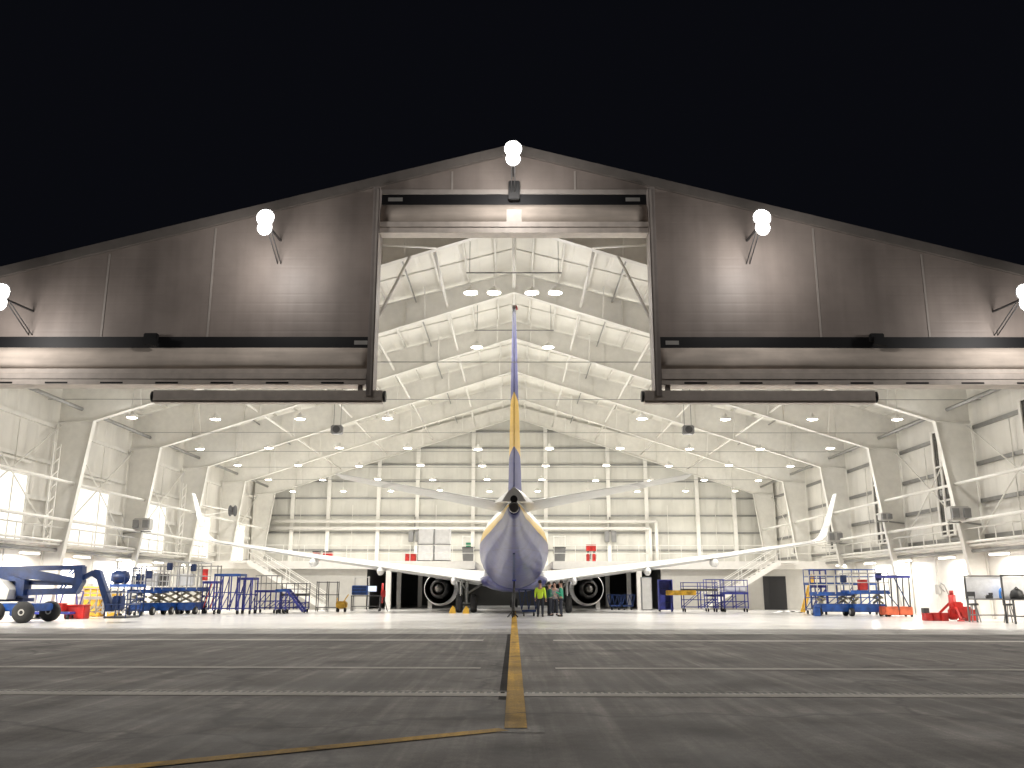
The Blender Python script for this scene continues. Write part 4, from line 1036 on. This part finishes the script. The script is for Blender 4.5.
# ------------------------------------------------------------------ people
def skin(name, chains, m, parent, sub=2):
    """chains: list of [(pos, radius), ...]; the first chain holds the root, later ones start at an index of an earlier joint"""
    vs, es, rs = [], [], []
    for ch in chains:
        prev = None
        for it in ch:
            if isinstance(it, int): prev = it; continue
            vs.append(it[0]); rs.append(it[1]); i = len(vs)-1
            if prev is not None: es.append((prev, i))
            prev = i
    me = bpy.data.meshes.new(name); me.from_pydata([tuple(v) for v in vs], es, [])
    o = bpy.data.objects.new(name, me); C.objects.link(o); o.parent = parent
    md = o.modifiers.new('skin', 'SKIN'); md.use_smooth_shade = True
    for i, r in enumerate(rs):
        sv = me.skin_vertices[0].data[i]
        sv.radius = r if isinstance(r, tuple) else (r, r); sv.use_root = (i == 0)
    o.modifiers.new('sub', 'SUBSURF').levels = sub; o.modifiers['sub'].render_levels = sub
    me.materials.append(m)
    return o
def person(px, D, label, jm, h=1.76, rz=0, armL=.25, armR=.3, vest=None):
    t = thing('person', label, 'person', (gx(px, D), D, .006), rz)
    k = h/1.76
    def P(x,y,z): return V((x*k,y*k,z*k))
    hl, hr = P(-.27,-.05-armL*.3,.86+armL*.5), P(.27,-.05-armR*.3,.86+armR*.5)
    body = [[(P(0,0,.95),(.13,.1)), (P(0,0,1.15),(.125,.095)), (P(0,-.01,1.36),(.15,.1)), (P(0,0,1.47),(.06,.06)), (P(0,-.02,1.56),(.065,.075)), (P(0,-.03,1.66),(.08,.095)), (P(0,-.02,1.73),(.06,.07))],
            [0,(P(-.1,0,.86),.09),(P(-.11,-.02,.48),.06),(P(-.12,.01,.1),.042),(P(-.13,-.12,.04),.035)],
            [0,(P(.1,0,.86),.09),(P(.11,-.02,.48),.06),(P(.12,.01,.1),.042),(P(.13,-.12,.04),.035)],
            [2,(P(-.19,0,1.38),.055),(P(-.24,.03,1.1),.042),(hl,.032),(hl+P(0,-.05,-.09),.03)],
            [2,(P(.19,0,1.38),.055),(P(.24,.03,1.1),.042),(hr,.032),(hr+P(0,-.05,-.09),.03)]]
    skin('body', body, SKIN, t)
    bd = [o for o in t.children][-1]
    for s in (-1,1):
        hp = hl if s < 0 else hr
        f = MB()
        for q in range(4): f.tube(hp+P(s*.0+(-.022+q*.015),-.06,-.12), hp+P((-.024+q*.016),-.09,-.19+.01*abs(q-1.5)), .009*k, 6)
        f.tube(hp+P(-s*.025,-.05,-.07), hp+P(-s*.05,-.09,-.11), .009*k, 6)
        f.build('fingers', SKIN, bd)
    jk = [[(P(0,0,.80),(.17,.13)), (P(0,0,.93),(.17,.13)), (P(0,0,1.12),(.165,.125)), (P(0,-.01,1.36),(.19,.13)), (P(0,0,1.46),(.085,.085))],
          [3,(P(-.2,0,1.38),.078),(P(-.25,.03,1.1),.062),(hl,.048)],[3,(P(.2,0,1.38),.078),(P(.25,.03,1.1),.062),(hr,.048)]]
    skin('jacket', jk, jm, t)
    tr = [[(P(0,0,.99),(.15,.118))],[0,(P(-.1,0,.84),.11),(P(-.11,-.02,.48),.082),(P(-.12,.01,.07),.068)],[0,(P(.1,0,.84),.11),(P(.11,-.02,.48),.082),(P(.12,.01,.07),.068)]]
    skin('trousers', tr, TROUS, t)
    for s in (-1,1): MB().cbox(P(s*.125,-.06,.045),(.1*k,.27*k,.085*k),0,0,.025).build('shoe', BLACK, t)
    MB().lathe([(.001,.125),(.06,.115),(.098,.06),(.102,.0),(.09,-.05)],P(0,.022,1.695),'Z',16).build('hair', HAIR, t)
    f = MB(); f.tube(P(0,-.115,1.645),P(0,-.14,1.62),.014,6)
    f.build('nose', SKIN, bd)
    f = MB(); f.cbox(P(-.032,-.112,1.672),(.022,.01,.012)).cbox(P(.032,-.112,1.672),(.022,.01,.012)); f.build('eyes', BLACK, bd)
    f = MB(); f.cbox(P(0,-.108,1.59),(.045,.01,.01)); f.build('mouth', RED, bd)
    if vest:
        vb = [[(P(0,0,.92),(.18,.14)), (P(0,0,1.12),(.175,.135)), (P(0,-.01,1.36),(.2,.14)), (P(0,0,1.445),(.1,.1))]]
        v = skin('vest', vb, vest, t)
        for z in (1.02, 1.2): MB().lathe([(.195,-.025),(.197,.025)],P(0,0,z),'Z',20).build('reflective_band', LGREY, v)
    return t
person(540.5, 47.5, 'person with back turned in a yellow hi-vis jacket and dark trousers', HIVIS, 1.80, PI*.95, .1, .15)
person(549.5, 49, 'person in a dark green jacket and dark trousers standing second from left', DGREEN, 1.72, PI*.6, .5, .4)
person(555, 50, 'person in a grey top and dark trousers between the two green jackets', GREYJ, 1.74, -.2, .4, .2)
person(561.5, 47.8, 'person in a bright green jacket with dark trousers, rightmost of the group', TEAL, 1.80, -PI*.55, .6, .7)
# trolley by the people, chocks by the gear
trolley(529, 48.5, .75, .6, 1.35, 'dark blue hand trolley left of the person in yellow', NAVY)
for px, D, lb in ((452.5,54,'yellow wheel chock left of the left main gear'),(466,53.5,'yellow wheel chock between the left main wheels')):
    t = tag(MB().prism([(-.2,0),(.2,0),(.16,.3),(.02,.45),(-.12,.25)],-.15,.15).build('wheel_chock', YEL), lb, 'wheel chock', 'yellow wheel chocks'); t.location = (gx(px,D),D,.006)

# ------------------------------------------------------------------ render settings
S.view_settings.view_transform = 'Standard'; S.view_settings.look = 'None'; S.view_settings.exposure = .18; S.view_settings.gamma = 1
S.cycles.use_denoising = True
try: S.cycles.denoiser = 'OPENIMAGEDENOISE'
except Exception: pass
S.cycles.max_bounces = 8; S.cycles.diffuse_bounces = 5; S.cycles.glossy_bounces = 3; S.cycles.transmission_bounces = 2
S.cycles.sample_clamp_indirect = 6; S.cycles.caustics_reflective = False; S.cycles.caustics_refractive = False
S.cycles.use_light_tree = True
